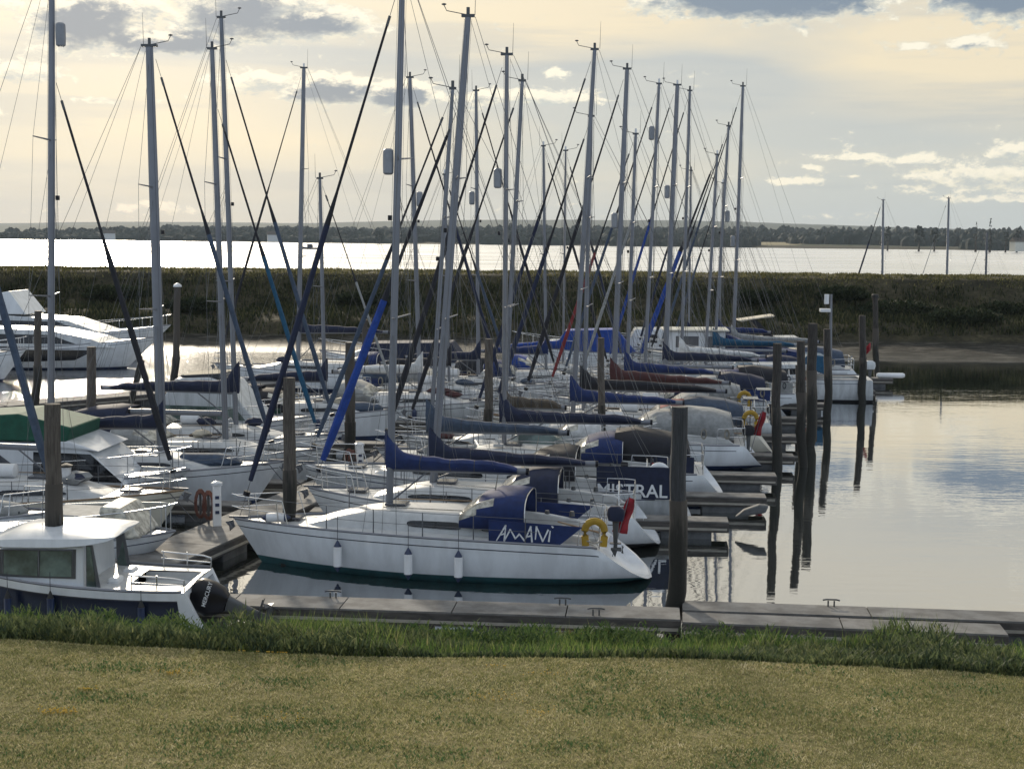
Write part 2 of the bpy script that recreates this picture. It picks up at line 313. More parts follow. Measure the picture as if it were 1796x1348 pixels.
def blade_mat(name, cols, scale=.6, rough=.7, trans=.25):
    m = bpy.data.materials.new(name); m.use_nodes = True; q = G(m.node_tree); b = q.n['Principled BSDF']
    geo = q.node('ShaderNodeNewGeometry'); rnd = geo.outputs['Random Per Island']
    n1 = q.noise(geo.outputs['Position'], scale, 4, .6)
    v = q.m('ADD', q.m('ADD', q.m('MULTIPLY', q.m('SUBTRACT', n1, .5), .95), q.m('MULTIPLY', q.m('SUBTRACT', q.noise(geo.outputs['Position'], scale * 7, 3, .6), .5), .9)), q.m('MULTIPLY', rnd, .8), clamp=True)
    rp = q.node('ShaderNodeValToRGB'); q.l.new(v, rp.inputs[0]); rp.color_ramp.elements[0].color = (*cols[0], 1); rp.color_ramp.elements[1].color = (*cols[-1], 1)
    for k, c in enumerate(cols[1:-1]): e = rp.color_ramp.elements.new((k + 1) / (len(cols) - 1)); e.color = (*c, 1)
    q.l.new(rp.outputs[0], b.inputs['Base Color']); b.inputs['Roughness'].default_value = rough; b.inputs['Specular IOR Level'].default_value = .2
    tr = q.node('ShaderNodeBsdfTranslucent'); q.l.new(rp.outputs[0], tr.inputs[0]); mx_ = q.node('ShaderNodeMixShader'); mx_.inputs[0].default_value = trans
    q.l.new(b.outputs[0], mx_.inputs[1]); q.l.new(tr.outputs[0], mx_.inputs[2]); q.l.new(mx_.outputs[0], q.n['Material Output'].inputs[0]); return m
def blades(name, x, y, z, h, wd, lean, m):
    """many small upright blades in one mesh: a bent two-face blade each"""
    n = len(x); a = NR.uniform(0, 2 * np.pi, n); dx, dy = np.cos(a) * wd / 2, np.sin(a) * wd / 2; la = NR.uniform(0, 2 * np.pi, n); lx, ly = np.cos(la) * lean * h, np.sin(la) * lean * h
    V = np.empty((n, 5, 3)); V[:, 0] = np.stack([x - dx, y - dy, z], 1); V[:, 1] = np.stack([x + dx, y + dy, z], 1)
    V[:, 2] = np.stack([x + dx * .8 + lx * .35, y + dy * .8 + ly * .35, z + h * .6], 1); V[:, 3] = np.stack([x - dx * .8 + lx * .35, y - dy * .8 + ly * .35, z + h * .6], 1)
    V[:, 4] = np.stack([x + lx, y + ly, z + h], 1)
    me = bpy.data.meshes.new(name); me.vertices.add(n * 5); me.vertices.foreach_set('co', V.ravel())
    b = np.arange(n)[:, None] * 5; L = np.concatenate([b + 0, b + 1, b + 2, b + 3, b + 3, b + 2, b + 4], 1).ravel()
    me.loops.add(n * 7); me.loops.foreach_set('vertex_index', L)
    st = (np.arange(n)[:, None] * 7 + np.array([0, 4])).ravel(); me.polygons.add(n * 2); me.polygons.foreach_set('loop_start', st); me.polygons.foreach_set('loop_total', np.tile([4, 3], n))
    me.materials.append(m); me.update(calc_edges=True); me.validate(); o = bpy.data.objects.new(name, me); C.objects.link(o); return o
# --- lawn and slope down to the water
def near_z(x, y):
    crest = 17.3 - (x + 6) * .078
    t = y - crest; lawn = 3.0 + .04 * np.sin(x * .7) * 1 - .004 * t * t * (t < 0) * 0
    top = lawn + .05 * (fbm(x, y, 1.6, 3, 5) - .5)
    s = np.clip(t, 0, None); slope = np.where(s < .4, -.3 * s, -.12 - (s - .4) * .30)
    slope = np.where(s > 7.5, -2.25 - (s - 7.5) * .55, slope)
    return top + slope + .12 * (fbm(x, y, 2.2, 3, 9) - .5) * (s > .3)
gx, gy = np.meshgrid(np.linspace(-16, 16, 161), np.linspace(9, 29, 121))
tag(grid('lawn', gx, gy, near_z(gx, gy), ground_mat('lawn_soil', [(.14, .135, .05), (.225, .20, .085), (.29, .24, .12)], 1.3, .6, 30, 14)), kind='structure')
n = 300000
x = NR.uniform(-7.4, 7.4, n); y = NR.uniform(11.5, 17.9, n); keep = (y < 17.50 - (x + 6) * .078) & (np.abs(x) < y * .37 + .4); x, y = x[keep], y[keep]
h = NR.uniform(.010, .036, len(x)) * (.45 + 1.1 * fbm(x, y, .30, 3, 31))
tag(blades('lawn_grass', x, y, near_z(x, y) - .004, h, NR.uniform(.006, .013, len(x)), .8, blade_mat('grass_blades', [(.15, .175, .06), (.29, .285, .11), (.41, .37, .175), (.54, .47, .26), (.70, .62, .42)], 1.1, .7, .35)), 'short mown grass, yellow green and partly dry, in the foreground', 'grass', kind='stuff')
# clover and weed patches, yellow flowers
cx = NR.uniform(-6, 6, 60); cy = NR.uniform(11.8, 16.9, 60); k = NR.integers(0, 60, 9000); x = cx[k] + NR.normal(0, .28, 9000); y = cy[k] + NR.normal(0, .13, 9000); keep = y < 17.3 - (x + 6) * .078; x, y = x[keep], y[keep]
tag(blades('clover_patch', x, y, near_z(x, y), NR.uniform(.012, .04, len(x)), NR.uniform(.012, .02, len(x)), .9, blade_mat('clover_leaves', [(.07, .13, .04), (.12, .19, .07)], 2, .6, .3)), 'low dark green clover and weed patches in the lawn', 'ground cover', kind='stuff')
fp = [(105, 1243, 34, 6, 60), (150, 1205, 18, 3, 14), (300, 1175, 24, 4, 26), (470, 1133, 40, 3, 20), (880, 1218, 45, 12, 26), (940, 1245, 30, 8, 14), (950, 1180, 30, 4, 12), (870, 1165, 14, 2, 8), (500, 1250, 90, 14, 14)]
X, Y = [], []
for a, b, sa, sb, c in fp:
    for _ in range(c):
        p = onz(a + random.gauss(0, sa * .55), b + random.gauss(0, sb * .5), 3.03); X.append(p.x); Y.append(p.y)
mb = MB()
for a, b in zip(X, Y):
    z = float(near_z(np.array([a]), np.array([b]))[0]); mb.ball((a, b, z + .035), (.011, .011, .007), 5); mb.tube([(a, b, z - .01), (a, b, z + .033)], .0015, 3)
mat('petals', (.55, .33, .02), .6)
tag(mb.build('yellow_flower', 'petals'), 'small yellow flowers dotted through the lawn in loose patches', 'flowers', kind='stuff')
# --- shrubby salt-tolerant plants on the slope
def strip(n, y0, y1, x0=-11.5, x1=11.5): return NR.uniform(x0, x1, n), NR.uniform(y0, y1, n)
def plant_h(x, y, s):
    big = fbm(x, y, 1.9, 3, 77); lump = vnoise(x, y, .42, 12) * .6 + vnoise(x + 9, y, .2, 5) * .4
    return (.03 + .95 * np.clip((big - .36) * 2.1, 0, 1) ** 1.1 * (.25 + 1.0 * lump)) * np.clip(.55 + s * .8, 0, 1) * np.where(s > 3.5, 1.3, 1.0) * np.interp(x, [-7, -4.5, -3.2, -1.5, 1, 7], [.42, .5, .85, .6, .72, .85])
x, y = strip(330000, 16.0, 24.4); s = y - (17.3 - (x + 6) * .078); keep = (s > .12) & (s < 6.4) & (np.abs(x) < y * .37 + .5); x, y, s = [q[keep] for q in (x, y, s)]
H = plant_h(x, y, s); u = NR.uniform(0, 1, len(x)) ** .7; h = NR.uniform(.035, .12, len(x))
tag(blades('shore_plants', x, y, near_z(x, y) + H * u, h, NR.uniform(.010, .030, len(x)), .75, blade_mat('shore_leaves', [(.03, .05, .028), (.075, .10, .045), (.14, .17, .07), (.27, .27, .13)], .7, .6, .4)), 'dense grey green shrubby shore plants along the water edge', 'plants', kind='stuff')
x, y = strip(52000, 16.0, 24.4); s = y - (17.3 - (x + 6) * .078); keep = (s > .15) & (np.abs(x) < y * .37 + .5) & (vnoise(x, y, 1.1, 40) > .52); x, y, s = [q[keep] for q in (x, y, s)]
H = plant_h(x, y, s); tag(blades('marsh_grass', x, y, near_z(x, y), H + NR.uniform(.05, .25, len(x)), NR.uniform(.008, .02, len(x)), .25, blade_mat('marsh_blades', [(.05, .10, .03), (.11, .18, .04), (.20, .25, .07), (.36, .33, .16)], 1.2, .6, .4)), 'tufts of taller yellow green grass among the shore plants', 'plants', kind='stuff')
bp = [onz(a, b, 2.3) for a, b in ((548, 1096), (600, 1090), (655, 1098), (735, 1100), (790, 1104), (880, 1108), (930, 1112), (1050, 1118), (1100, 1120), (1270, 1128), (1340, 1130), (1430, 1138), (1500, 1138), (1575, 1142), (1640, 1144), (1710, 1146), (1780, 1150), (300, 1100), (180, 1098), (30, 1094))]
cx = np.array([p.x for p in bp] + list(NR.uniform(-9, 9, 40))); cy = np.array([p.y for p in bp] + list(NR.uniform(19.5, 23.6, 40))); k = NR.integers(0, 60, 60000) * (NR.uniform(0, 1, 60000) < .55); k = np.where(k == 0, NR.integers(0, 20, 60000), k); NB = 60000; a = NR.uniform(0, 2 * np.pi, NB); rr = np.sqrt(NR.uniform(0, 1, NB)) * .5
x = cx[k] + np.cos(a) * rr; y = cy[k] + np.sin(a) * rr; z = near_z(x, y) + NR.uniform(.1, 1, NB) * .50 * np.sqrt(np.clip(1 - (rr / .55) ** 2, 0, 1)) * (.7 + .5 * vnoise(x, y, .15, 9)); hh = NR.uniform(.03, .10, NB)
tag(blades('low_bush', x, y, z, hh, NR.uniform(.012, .03, len(x)), .9, blade_mat('bush_leaves', [(.03, .06, .025), (.07, .12, .035), (.12, .17, .05), (.16, .20, .08)], 1.4, .6, .35)), 'rounded low bushes among the shore plants', 'plants', kind='stuff')
cx = np.array([onz(a, b, 1.5).x for a, b in ((600, 1085), (625, 1080), (575, 1088), (710, 1095), (990, 1105), (1270, 1120))]); cy = np.array([onz(a, b, 1.5).y for a, b in ((600, 1085), (625, 1080), (575, 1088), (710, 1095), (990, 1105), (1270, 1120))])
k = NR.integers(0, 6, 9000); x = cx[k] + NR.normal(0, .22, 9000); y = cy[k] + NR.normal(0, .2, 9000)
tag(blades('dry_plants', x, y, near_z(x, y) + NR.uniform(0, .45, 9000), NR.uniform(.05, .16, 9000), NR.uniform(.008, .016, 9000), .6, blade_mat('dry_leaves', [(.06, .035, .022), (.12, .075, .035), (.20, .15, .07)], 3, .8, .2)), 'brown dry seed heads standing among the green shore plants', 'plants', kind='stuff')
# --- far bank of the marina
def bank_z(x, y):
    y = y - (x * -.035) + 1.6 * (fbm(x, y * 0 + 3, 9, 3, 4) - .5)
    k = np.interp(y, [92, 97, 99, 104, 106.5, 109, 112, 113.5, 117, 119, 124, 129, 134], [-1.2, -.15, .1, .6, 1.7, 2.1, 2.25, 2.9, 4.75, 4.95, 4.9, 2.0, -1.5])
    return k + .35 * (fbm(x, y, 3.0, 4, 8) - .5) * (y > 98) * np.clip((y - 97) / 6, 0, 1) * np.where(y > 117, .35, 1.0)
gx, gy = np.meshgrid(np.linspace(-70, 70, 421), np.linspace(88, 138, 121))
def bank_mat():
    m = ground_mat('bank_earth', [(.022, .022, .014), (.05, .045, .026), (.085, .075, .045)], .5, .7, 3, 3)
    q = G(m.node_tree); b = q.n['Principled BSDF']; geo = q.node('ShaderNodeNewGeometry'); sp = q.node('ShaderNodeSeparateXYZ'); q.l.new(geo.outputs['Position'], sp.inputs[0])
    mp = q.node('ShaderNodeMapping'); q.l.new(geo.outputs['Position'], mp.inputs[0]); mp.inputs['Scale'].default_value = (.35, 1.6, 1)
    mudc = q.mix(q.ss(q.noise(mp.outputs[0], 1.9, 7, .72), .50, .58), (.018, .018, .015), (.075, .07, .06))
    old = b.inputs['Base Color'].links[0].from_socket
    q.l.new(q.mix(q.ss(sp.outputs[2], .95, .55), old, mudc), b.inputs['Base Color']); q.l.new(q.ss(sp.outputs[2], .1, .5, .5, .95), b.inputs['Roughness']); return m
tag(grid('bank', gx, gy, bank_z(gx, gy), bank_mat()), kind='structure')
x = NR.uniform(-44, 48, 125000); y = NR.uniform(104, 124, 125000); z = bank_z(x, y)
keep = (z > .75) & (NR.uniform(0, 1, len(x)) < np.clip((fbm(x, y, 1.6, 3, 3) - .25) * 2.6, .1, 1)); x, y, z = x[keep], y[keep], z[keep]
up_ = (z > 4.15)
h = NR.uniform(.12, .5, len(x)) * (.5 + fbm(x, y, 2.5, 3, 21)) * np.where(up_, .55, 1.1)
lo_ = ~up_; tag(blades('bank_grass', x[lo_], y[lo_], z[lo_] - .05, h[lo_], NR.uniform(.05, .13, lo_.sum()), .3, blade_mat('bank_blades', [(.014, .020, .009), (.03, .038, .015), (.062, .064, .027), (.12, .11, .05)], .28, .8, .2)), 'rough dark grass and reeds on the slope of the long bank', 'grass', kind='stuff')
tag(blades('bank_top_grass', x[up_], y[up_], z[up_] - .05, h[up_], NR.uniform(.05, .13, up_.sum()), .3, blade_mat('bank_top_blades', [(.05, .055, .022), (.11, .105, .042), (.19, .17, .075), (.28, .25, .13)], .28, .8, .3)), 'lighter olive grass along the top of the long bank', 'grass', kind='stuff')
def clump(cx, cy, rx, ry, rz, n, name, label, cat, m, group=None, size=(.12, .3), trunk=None):
    a = NR.uniform(0, 2 * np.pi, n); u = NR.uniform(-1, 1, n); r = NR.uniform(.45, 1, n) ** .5; lump = .8 + .5 * vnoise(np.cos(a) * 2 + cx, u * 2.5 + cy, .6, 3)
    x = rx * r * lump * np.cos(a) * np.sqrt(1 - u * u); y = ry * r * lump * np.sin(a) * np.sqrt(1 - u * u); z = rz * (1 + r * u * lump * .95)
    o = blades(name, x, y, z, NR.uniform(*size, n), NR.uniform(*size, n) * .6, 1.0, m)
    return o, tag
bushm = blade_mat('dark_bush', [(.014, .022, .010), (.028, .038, .016), (.05, .06, .026)], .6, .8, .15)
bk = 0
BL = [(1570, 545, 3.2, 'widest dark bush on the bank, right of the tallest capped post'), (1690, 560, 2.6, 'dark bush on the bank towards the right edge of the picture'), (1765, 548, 2.2, 'rightmost dark bush on the bank'), (1480, 520, 2.0, 'dark bush high on the bank above the white wind-vane mast'), (1330, 525, 1.8, 'dark bush on the bank behind the folded windscreen cover'), (640, 530, 2.4, 'dark bush on the bank left of the tallest grey mast'), (200, 520, 2.5, 'dark bush on the bank above the left motor yacht bows'), (340, 540, 2.0, 'dark bush on the bank beside the capped left post')]
for px, py, rad, lb in BL:
    for yy in np.arange(104, 118, .3):
        p = at(px, py, float(yy))
        if float(bank_z(np.array([p.x]), np.array([p.y]))[0]) > p.z - .3: break
    z = float(bank_z(np.array([p.x]), np.array([p.y]))[0])
    o, _ = clump(p.x, p.y, rad, rad * .5, .55, 2600, 'bush', '', '', bushm); o.location = (p.x, p.y, z - .15); tag(o, lb, 'bush', 'dark bushes on the far bank')
# --- far shore: flat land, fields, hills, woods
def far_mat(name, a, b, s): return ground_mat(name, [a, b], s, .1, .05)
gx, gy = np.meshgrid(np.linspace(-700, 900, 201), np.linspace(820, 2400, 121))
edge = 1230 - gx * .42 + 60 * (fbm(gx, gx * 0, 180, 3, 2) - .5)
fz = np.where(gy < edge, -1.5, np.minimum((gy - edge) * .03, 1.6)) + np.clip((gy - edge - 120) / 1000, 0, 1.2) ** 1.2 * 12 + 6 * (fbm(gx, gy, 260, 3, 5) - .45) * np.clip((gy - edge - 80) / 200, 0, 1)
fm = bpy.data.materials.new('far_fields'); fm.use_nodes = True; q = G(fm.node_tree); b_ = q.n['Principled BSDF']; geo = q.node('ShaderNodeNewGeometry'); mp = q.node('ShaderNodeMapping'); q.l.new(geo.outputs['Position'], mp.inputs[0]); mp.inputs['Scale'].default_value = (.006, .012, 0)
vo = q.node('ShaderNodeTexVoronoi'); q.l.new(mp.outputs[0], vo.inputs['Vector']); vo.inputs['Scale'].default_value = 1.0; sp = q.node('ShaderNodeSeparateColor'); q.l.new(vo.outputs['Color'], sp.inputs[0])
fc = q.mix(q.ss(sp.outputs[0], .72, .85), (.03, .04, .02), (.22, .19, .11)); b_.inputs['Roughness'].default_value = .95; b_.inputs['Specular IOR Level'].default_value = .1
sp2 = q.node('ShaderNodeSeparateXYZ'); q.l.new(geo.outputs['Position'], sp2.inputs[0]); fc = q.mix(q.ss(sp2.outputs[2], 2.2, 1.2), fc, (.03, .03, .02)); q.l.new(fc, b_.inputs['Base Color'])
tag(grid('far_shore', gx, gy, fz, fm), kind='structure')
gx, gy = np.meshgrid(np.linspace(-2600, 3400, 401), np.linspace(2400, 6200, 41))
hz = 66 * np.clip((gy - 2400) / 2600, 0, 1) ** .8 * (.55 + .75 * fbm(gx, gy, 1500, 4, 14)) + 5 * fbm(gx, gy, 110, 3, 3)
hz = hz * np.clip(1.1 - np.abs(gx - 250) / 3600, .35, 1)
tag(grid('hills', gx, gy, hz, far_mat('hill_cover', (.018, .032, .022), (.035, .05, .032), .006), False), kind='structure')
mat('woodland', (.020, .032, .026), .95, col2=(.012, .020, .017), vscale=.12)
def crowns(name, spots, m='woodland', seg=7):
    mb = MB()
    for (x, y, z, rx, ry, rz) in spots:
        rings = []
        for i in range(5):
            t = (i + .35) / 4.6 * math.pi / 2 * 1.05; rings.append([(x + rx * math.cos(t) * (1 + random.uniform(-.22, .22)) * math.cos(2 * math.pi * k / seg), y + ry * math.cos(t) * (1 + random.uniform(-.22, .22)) * math.sin(2 * math.pi * k / seg), z + rz * (math.sin(t) * (1 + random.uniform(-.12, .12)) if i else -.2)) for k in range(seg)])
        mb.loft(rings, True, 0, True)
    return mb.build(name, m)
def far_z(x, y):
    e_ = 1230 - x * .42; t = y - e_
    return max(0, min(t * .03, 1.6)) + max(0, min((t - 120) / 1000, 1.2)) ** 1.2 * 12
sp_ = []
for i in range(4200):
    xx = random.uniform(-560, 720); e_ = 1230 - xx * .42; band = random.choice([40, 75, 200, 380, 620, 900]); yy = e_ + band + random.gauss(0, 16)
    d = float(vnoise(np.array([xx]), np.array([band * 3.1]), 70, 6)[0])
    if d < .25 and xx > -120 and band != 900: continue
    if xx > 200 and band < 100 and d < .60: continue
    hgt = random.choice((.9, 1, 1, 1.1)) * random.uniform(5, 9.5) * (1 + .5 * d) * (.72 if band < 100 else 1.0) * (1.0 if xx > -100 else .8)
    sp_.append((xx, yy, far_z(xx, yy), random.uniform(4, 9), random.uniform(4, 8), hgt))
tag(crowns('distant_woodland', sp_), 'dark line of woods and hedges along the far shore', 'woods', kind='stuff')
def far_tree(px, top, Y, wpx, label, kind='round', name='tree'):
    p = at(px, top, Y); gz = far_z(p.x, Y); h = p.z - gz; wd = wpx / F * Y / 2
    t = thing(name, label, 'tree', (p.x, Y, gz), 0, 'single trees standing out on the far skyline'); mb = MB(); mb.tube([(0, 0, -.5), (.1, 0, h * .5)], [h * .04, h * .02], 6); mb.build('trunk', 'tree_bark', t)
    mb = MB()
    nn = 9 if kind == 'round' else 12
    for i in range(nn * 3):
        if kind == 'round': u = random.uniform(.3, .95); rr = wd * math.sqrt(max(0.05, 1 - ((u - .55) / .5) ** 2)) * .8
        else: u = random.uniform(.12, .98); rr = wd * (1 - u * .8) * .8
        a = random.uniform(0, 6.28); s = random.uniform(.2, .34) * (wd if kind == 'round' else wd * (1.1 - .6 * u))
        mb.ball((rr * math.cos(a) * .8, rr * math.sin(a) * .8, h * u - s * .4), (s, s, s * (1 if kind == 'round' else 1.8)), 7)
    mb.build('crown', 'woodland', t)
far_tree(1738, 382, 940, 12, 'tall narrow poplar, the highest tree on the right skyline', 'col', 'poplar_tree')
far_tree(1713, 388, 960, 7, 'thin pointed tree just left of the tall poplar', 'col', 'poplar_tree')
far_tree(1558, 395, 1000, 14, 'rounded tree just right of the left-hand mast beyond the bank')
far_tree(1613, 393, 960, 22, 'broad rounded tree left of the middle mast beyond the bank')
far_tree(1640, 397, 960, 16, 'rounded tree between the broad tree and the middle far mast')
far_tree(1785, 398, 930, 18, 'rounded tree at the right edge of the far shore')
far_tree(1765, 401, 930, 12, 'small rounded tree right of the tall poplar')
far_tree(665, 404, 1200, 22, 'rounded tree on the far shore left of the tallest mast')
def house(px, py, Y, wd, label, wallm='deck_white'):
    p = at(px, py, Y); z = far_z(p.x, Y) + 1.5; t = thing('house', label, 'house', (p.x, Y, z), R(12), 'small houses on the far shore'); mb = MB(); mb.box((0, 0, 2.2), (wd, 7, 6)); mb.build('wall', wallm, t)
    mb = MB(); mb.loft([[(-wd / 2 - .3, -3.9, 5.2), (-wd / 2 - .3, 0, 8), (-wd / 2 - .3, 3.9, 5.2)], [(wd / 2 + .3, -3.9, 5.2), (wd / 2 + .3, 0, 8), (wd / 2 + .3, 3.9, 5.2)]]); mb.build('roof', 'pile_dark', t)
house(1786, 427, 930, 8, 'pale house at the right end of the far shore', 'gelcoat_cream')
house(480, 414, 1215, 10, 'white house on the far shore left of the short mast'); house(192, 416, 1340, 10, 'small pale house among the woods far left'); 

# hazy air over the estuary
m = bpy.data.materials.new('haze'); m.use_nodes = True; q = G(m.node_tree); q.n.clear(); pv = q.node('ShaderNodeVolumePrincipled'); pv.inputs['Color'].default_value = (.78, .89, 1, 1); pv.inputs['Density'].default_value = .00008; pv.inputs['Anisotropy'].default_value = .0
q.l.new(pv.outputs[0], q.node('ShaderNodeOutputMaterial').inputs['Volume'])
mb = MB(); mb.box((400, 3150, 60), (6600, 6500, 126)); tag(mb.build('haze', m), kind='stuff')
# ================================================================== PONTOONS, PILES
WU = Vector((.27, 1.0, 0)).normalized(); WN = Vector((WU.y, -WU.x, 0))     # direction of the main walkway, and across it
def walk_x(y): return -7.1 + (y - 37) * .27
FA = R(-5.0)                                                               # fingers run slightly towards the camera
FD = Vector((math.cos(FA), math.sin(FA), 0))
def pontoon(name, a, b, wd, label, group=None, z=.5, planks=2.4, cat='pontoon', cleats=()):
    a, b = Vector(a), Vector(b); L = (b - a).length; an = math.atan2(b.y - a.y, b.x - a.x)
    t = thing(name, label, cat, (a.x, a.y, 0), an, group)
    n = max(1, round(L / planks)); st = L / n
    for i in range(n):
        mb = MB(); mb.box((st * (i + .5), 0, z - .025), (st - .025, wd - .06, .05)); mb.build('deck_panel', 'pontoon_deck', t)
    mb = MB(); mb.box((L / 2, wd / 2 - .04, z - .16), (L, .08, .26)); mb.box((L / 2, -wd / 2 + .04, z - .16), (L, .08, .26)); mb.box((.04, 0, z - .17), (.08, wd - .17, .24)); mb.box((L - .04, 0, z - .17), (.08, wd - .17, .24)); mb.build('side_beam', 'pontoon_side', t, bevel=.01)
    mb = MB(); mb.box((L / 2, wd / 2 + .012, z - .20), (L - .1, .022, .06)); mb.box((L / 2, -wd / 2 - .012, z - .20), (L - .1, .022, .06)); mb.build('rubbing_strip', 'rope', t)
    nf = max(2, round(L / 2.2))
    for i in range(nf):
        mb = MB(); mb.box((L * (i + .5) / nf, 0, .05), (min(1.35, L / nf * .68), wd * .82, .36)); mb.build('float', 'pontoon_float', t, bevel=.03)
    for cx, s in cleats:
        mb = MB(); cy = s * (wd / 2 - .13); 
        for q in (-.06, .06): mb.tube([(cx + q, cy, z - .01), (cx + q, cy, z + .12)], .016, 6)
        mb.tube([(cx - .17, cy, z + .13), (cx - .1, cy, z + .145), (cx + .1, cy, z + .145), (cx + .17, cy, z + .13)], .017, 6); mb.build('cleat', 'alloy_dark', t, True)
    return t
a = onz(215, 1052, .5); b = onz(1188, 1083, .5); a.z = b.z = 0
pontoon('pontoon', (a.x, a.y + .35), (b.x + .1, b.y + .35), 1.0, 'narrow finger pontoon along the near side of the white yacht with the three fenders', 'finger pontoons', cleats=[(9.9 - 1.0, 1), (10.6 - 1.0, -1), (4.2, 1)])
a = onz(1196, 1081, .5); b = onz(1762, 1103, .5)
pontoon('pontoon', (a.x, a.y), (b.x, b.y), .84, 'near strip of the wide pontoon at the lower right, by the shore plants', 'wide pontoon at the lower right', planks=3.2)
a2 = onz(1196, 1060.5, .5); b2 = onz(1860, 1083, .5)
pontoon('pontoon', (a2.x, a2.y), (b2.x, b2.y), .84, 'far strip of the wide pontoon at the lower right, with two cleats', 'wide pontoon at the lower right', planks=3.2, cleats=[(3.0, 1), (6.85, -1)])
A0 = Vector((walk_x(30.2), 30.2, 0)); B0 = Vector((walk_x(86), 86, 0))
for i in range(4):
    p, q = A0.lerp(B0, i / 4), A0.lerp(B0, (i + 1) / 4 - .004)
    pontoon('walkway', p, q, 1.6, ['main walkway pontoon, nearest stretch between the pile and the white yacht bow', 'second stretch of the main walkway, passing the yacht bows', 'third stretch of the main walkway, among the middle yachts', 'farthest stretch of the main walkway, near the bank'][i], 'stretches of the main walkway', z=.52, cat='walkway')
FR = [(38.6, 1280), (42.3, 1345), (46.2, 1362), (50.4, 1392), (55.5, 1400), (61.0, 1430), (66.5, 1450), (72.5, 1530), (79, 1560)]
for i, (Y, px) in enumerate(FR):
    e = at(px, 800, Y); x0 = walk_x(Y + 1) + 1.0; y0 = Y - (x0 - e.x) * math.sin(FA) * -1
    y0 = Y + (e.x - x0) * .087
    pontoon('pontoon', (x0, y0), (e.x, Y), .8, ['first', 'second', 'third', 'fourth', 'fifth', 'sixth', 'seventh', 'eighth', 'ninth'][i] + ' finger pontoon beyond the white yacht with three fenders, right side of the walkway', 'finger pontoons', z=.48)
for i, Y in enumerate((35.8, 40.3, 44.0, 47.5, 52.5, 58.5, 64.5, 71)):
    x1 = walk_x(Y) - 1.05; L = 8.2; pontoon('pontoon', (x1 - L, Y + L * .087), (x1, Y), .8, ['first', 'second', 'third', 'fourth', 'fifth', 'sixth', 'seventh', 'eighth'][i] + ' finger pontoon on the left side of the main walkway, counted from the shore', 'finger pontoons', z=.48)
for i, (xa, ya, xb, yb) in enumerate(((-32, 55, -22, 63), (-22, 63, -12, 74), (-12, 74, 0, 86))):
    pontoon('walkway', (xa, ya), (xb, yb), 1.6, ['pontoon behind the left motor yachts, left stretch', 'pontoon across the middle distance left of the lamp-capped post', 'pontoon behind the navy covered yachts'][i], 'far left pontoon', z=.5, cat='pontoon')
# piles: timber above the tide line, black and weedy below
def pile(px, top, base_px, Y, r, label, body='pile_wood', cap=None, tide=2.2, group='mooring piles standing in the marina'):
    T = at(px, top, Y); Bp = at(base_px, top + 300, Y); H = T.z; bx = Bp.x + (0); t = thing('mooring_pile', label, 'pile', (bx, Y, 0), 0, group)
    dx = T.x - bx
    def ring(z, rr, n=10):
        k = z / H; wob = .045 * math.sin(z * 1.7 + px) + .02 * math.sin(z * 4 + px * 2); fx = dx * k + wob * (1 - k) * 1.2
        return [(fx + rr * (1 + .07 * math.sin(3 * a + px + z)) * math.cos(a), rr * (1 + .06 * math.cos(2 * a + z)) * math.sin(a), z) for a in [2 * math.pi * q / n for q in range(n)]]
    mb = MB(); zs = [tide + (H - tide) * k / 8 for k in range(9)]; mb.loft([ring(z, r * (1.03 - .08 * z / H)) for z in zs]); mb.build('timber', body, t, True)
    mb = MB(); zs = [-1.2 + (tide + 1.2) * k / 8 for k in range(9)]; mb.loft([ring(z, r * (1.10 + .06 * math.sin(z * 5 + px))) for z in zs]); mb.build('weedy_base', 'pile_dark', t, True)
    if cap == 'disc':
        mb = MB(); mb.loft([ring(H + .005, r * 1.25), ring(H + .16, r * 1.25), ring(H + .2, r * .9)]); mb.build('cap', 'rubber', t, True)
    if cap == 'white':
        mb = MB(); mb.loft([ring(H + .005, r * 1.2), ring(H + .1, r * 1.1), ring(H + .18, r * .2)]); mb.build('cap', 'white_plastic', t, True)
    if cap == 'band':
        mb = MB(); mb.loft([ring(H - .32, r * 1.12), ring(H - .12, r * 1.12)]); mb.build('band', 'alloy_dark', t, True)
    return t
def Yp(top, px, H=4.5): return (CAMH - H) * F / (top - (413 + (px - 898) * .0087))
pile(1193, 713, 1185, 29.6, .17, 'grey round-topped pile in front of the yacht sterns, nearest pile on the right', 'pile_grey', tide=2.6)
pile(92, 708, 92, Yp(708, 92), .165, 'thick timber pile at the far left beside the green canopy, nearest on the left', tide=2.9)
pile(507, 662, 506, Yp(662, 507), .15, 'timber pile behind the bow of the white yacht with three fenders', tide=2.3)
pile(614, 600, 612, 46.4, .16, 'dark timber pile right of the bright blue furled sail', 'pile_dark', tide=2.0)
pile(857, 594, 857, 48.6, .14, 'timber pile left of the wide grey mast with the radar reflector')
pile(1054, 592, 1053, 50, .12, 'thin timber pile between the crowded masts right of centre')
pile(1364, 602, 1358, 49.7, .155, 'leftmost pile of the outer row along the open water', body='pile_outer')
pile(1404, 598, 1406, 50.8, .15, 'second pile of the outer row, with a short top', tide=2.6, body='pile_outer')
pile(1426, 567, 1418, 56.0, .19, 'thickest pile of the outer row, dark and slightly bent', tide=2.9, body='pile_outer')
pile(1400, 640, 1399, 58.5, .13, 'short pile hidden between the first and thickest outer piles', 'pile_dark')
pile(1450, 577, 1449, 64, .16, 'fourth pile of the outer row, right of the thickest one', tide=2.8, body='pile_outer')
pile(1512, 553, 1509, 71, .17, 'slender outer pile beside the last moored boat', tide=2.2, body='pile_outer')
pile(1535, 522, 1532, 83, .16, 'tallest capped pile at the end of the outer row', 'pile_outer', cap='disc', tide=2.9)
pile(67, 545, 66, 63, .16, 'dark pile between the left motor yachts', 'pile_dark')
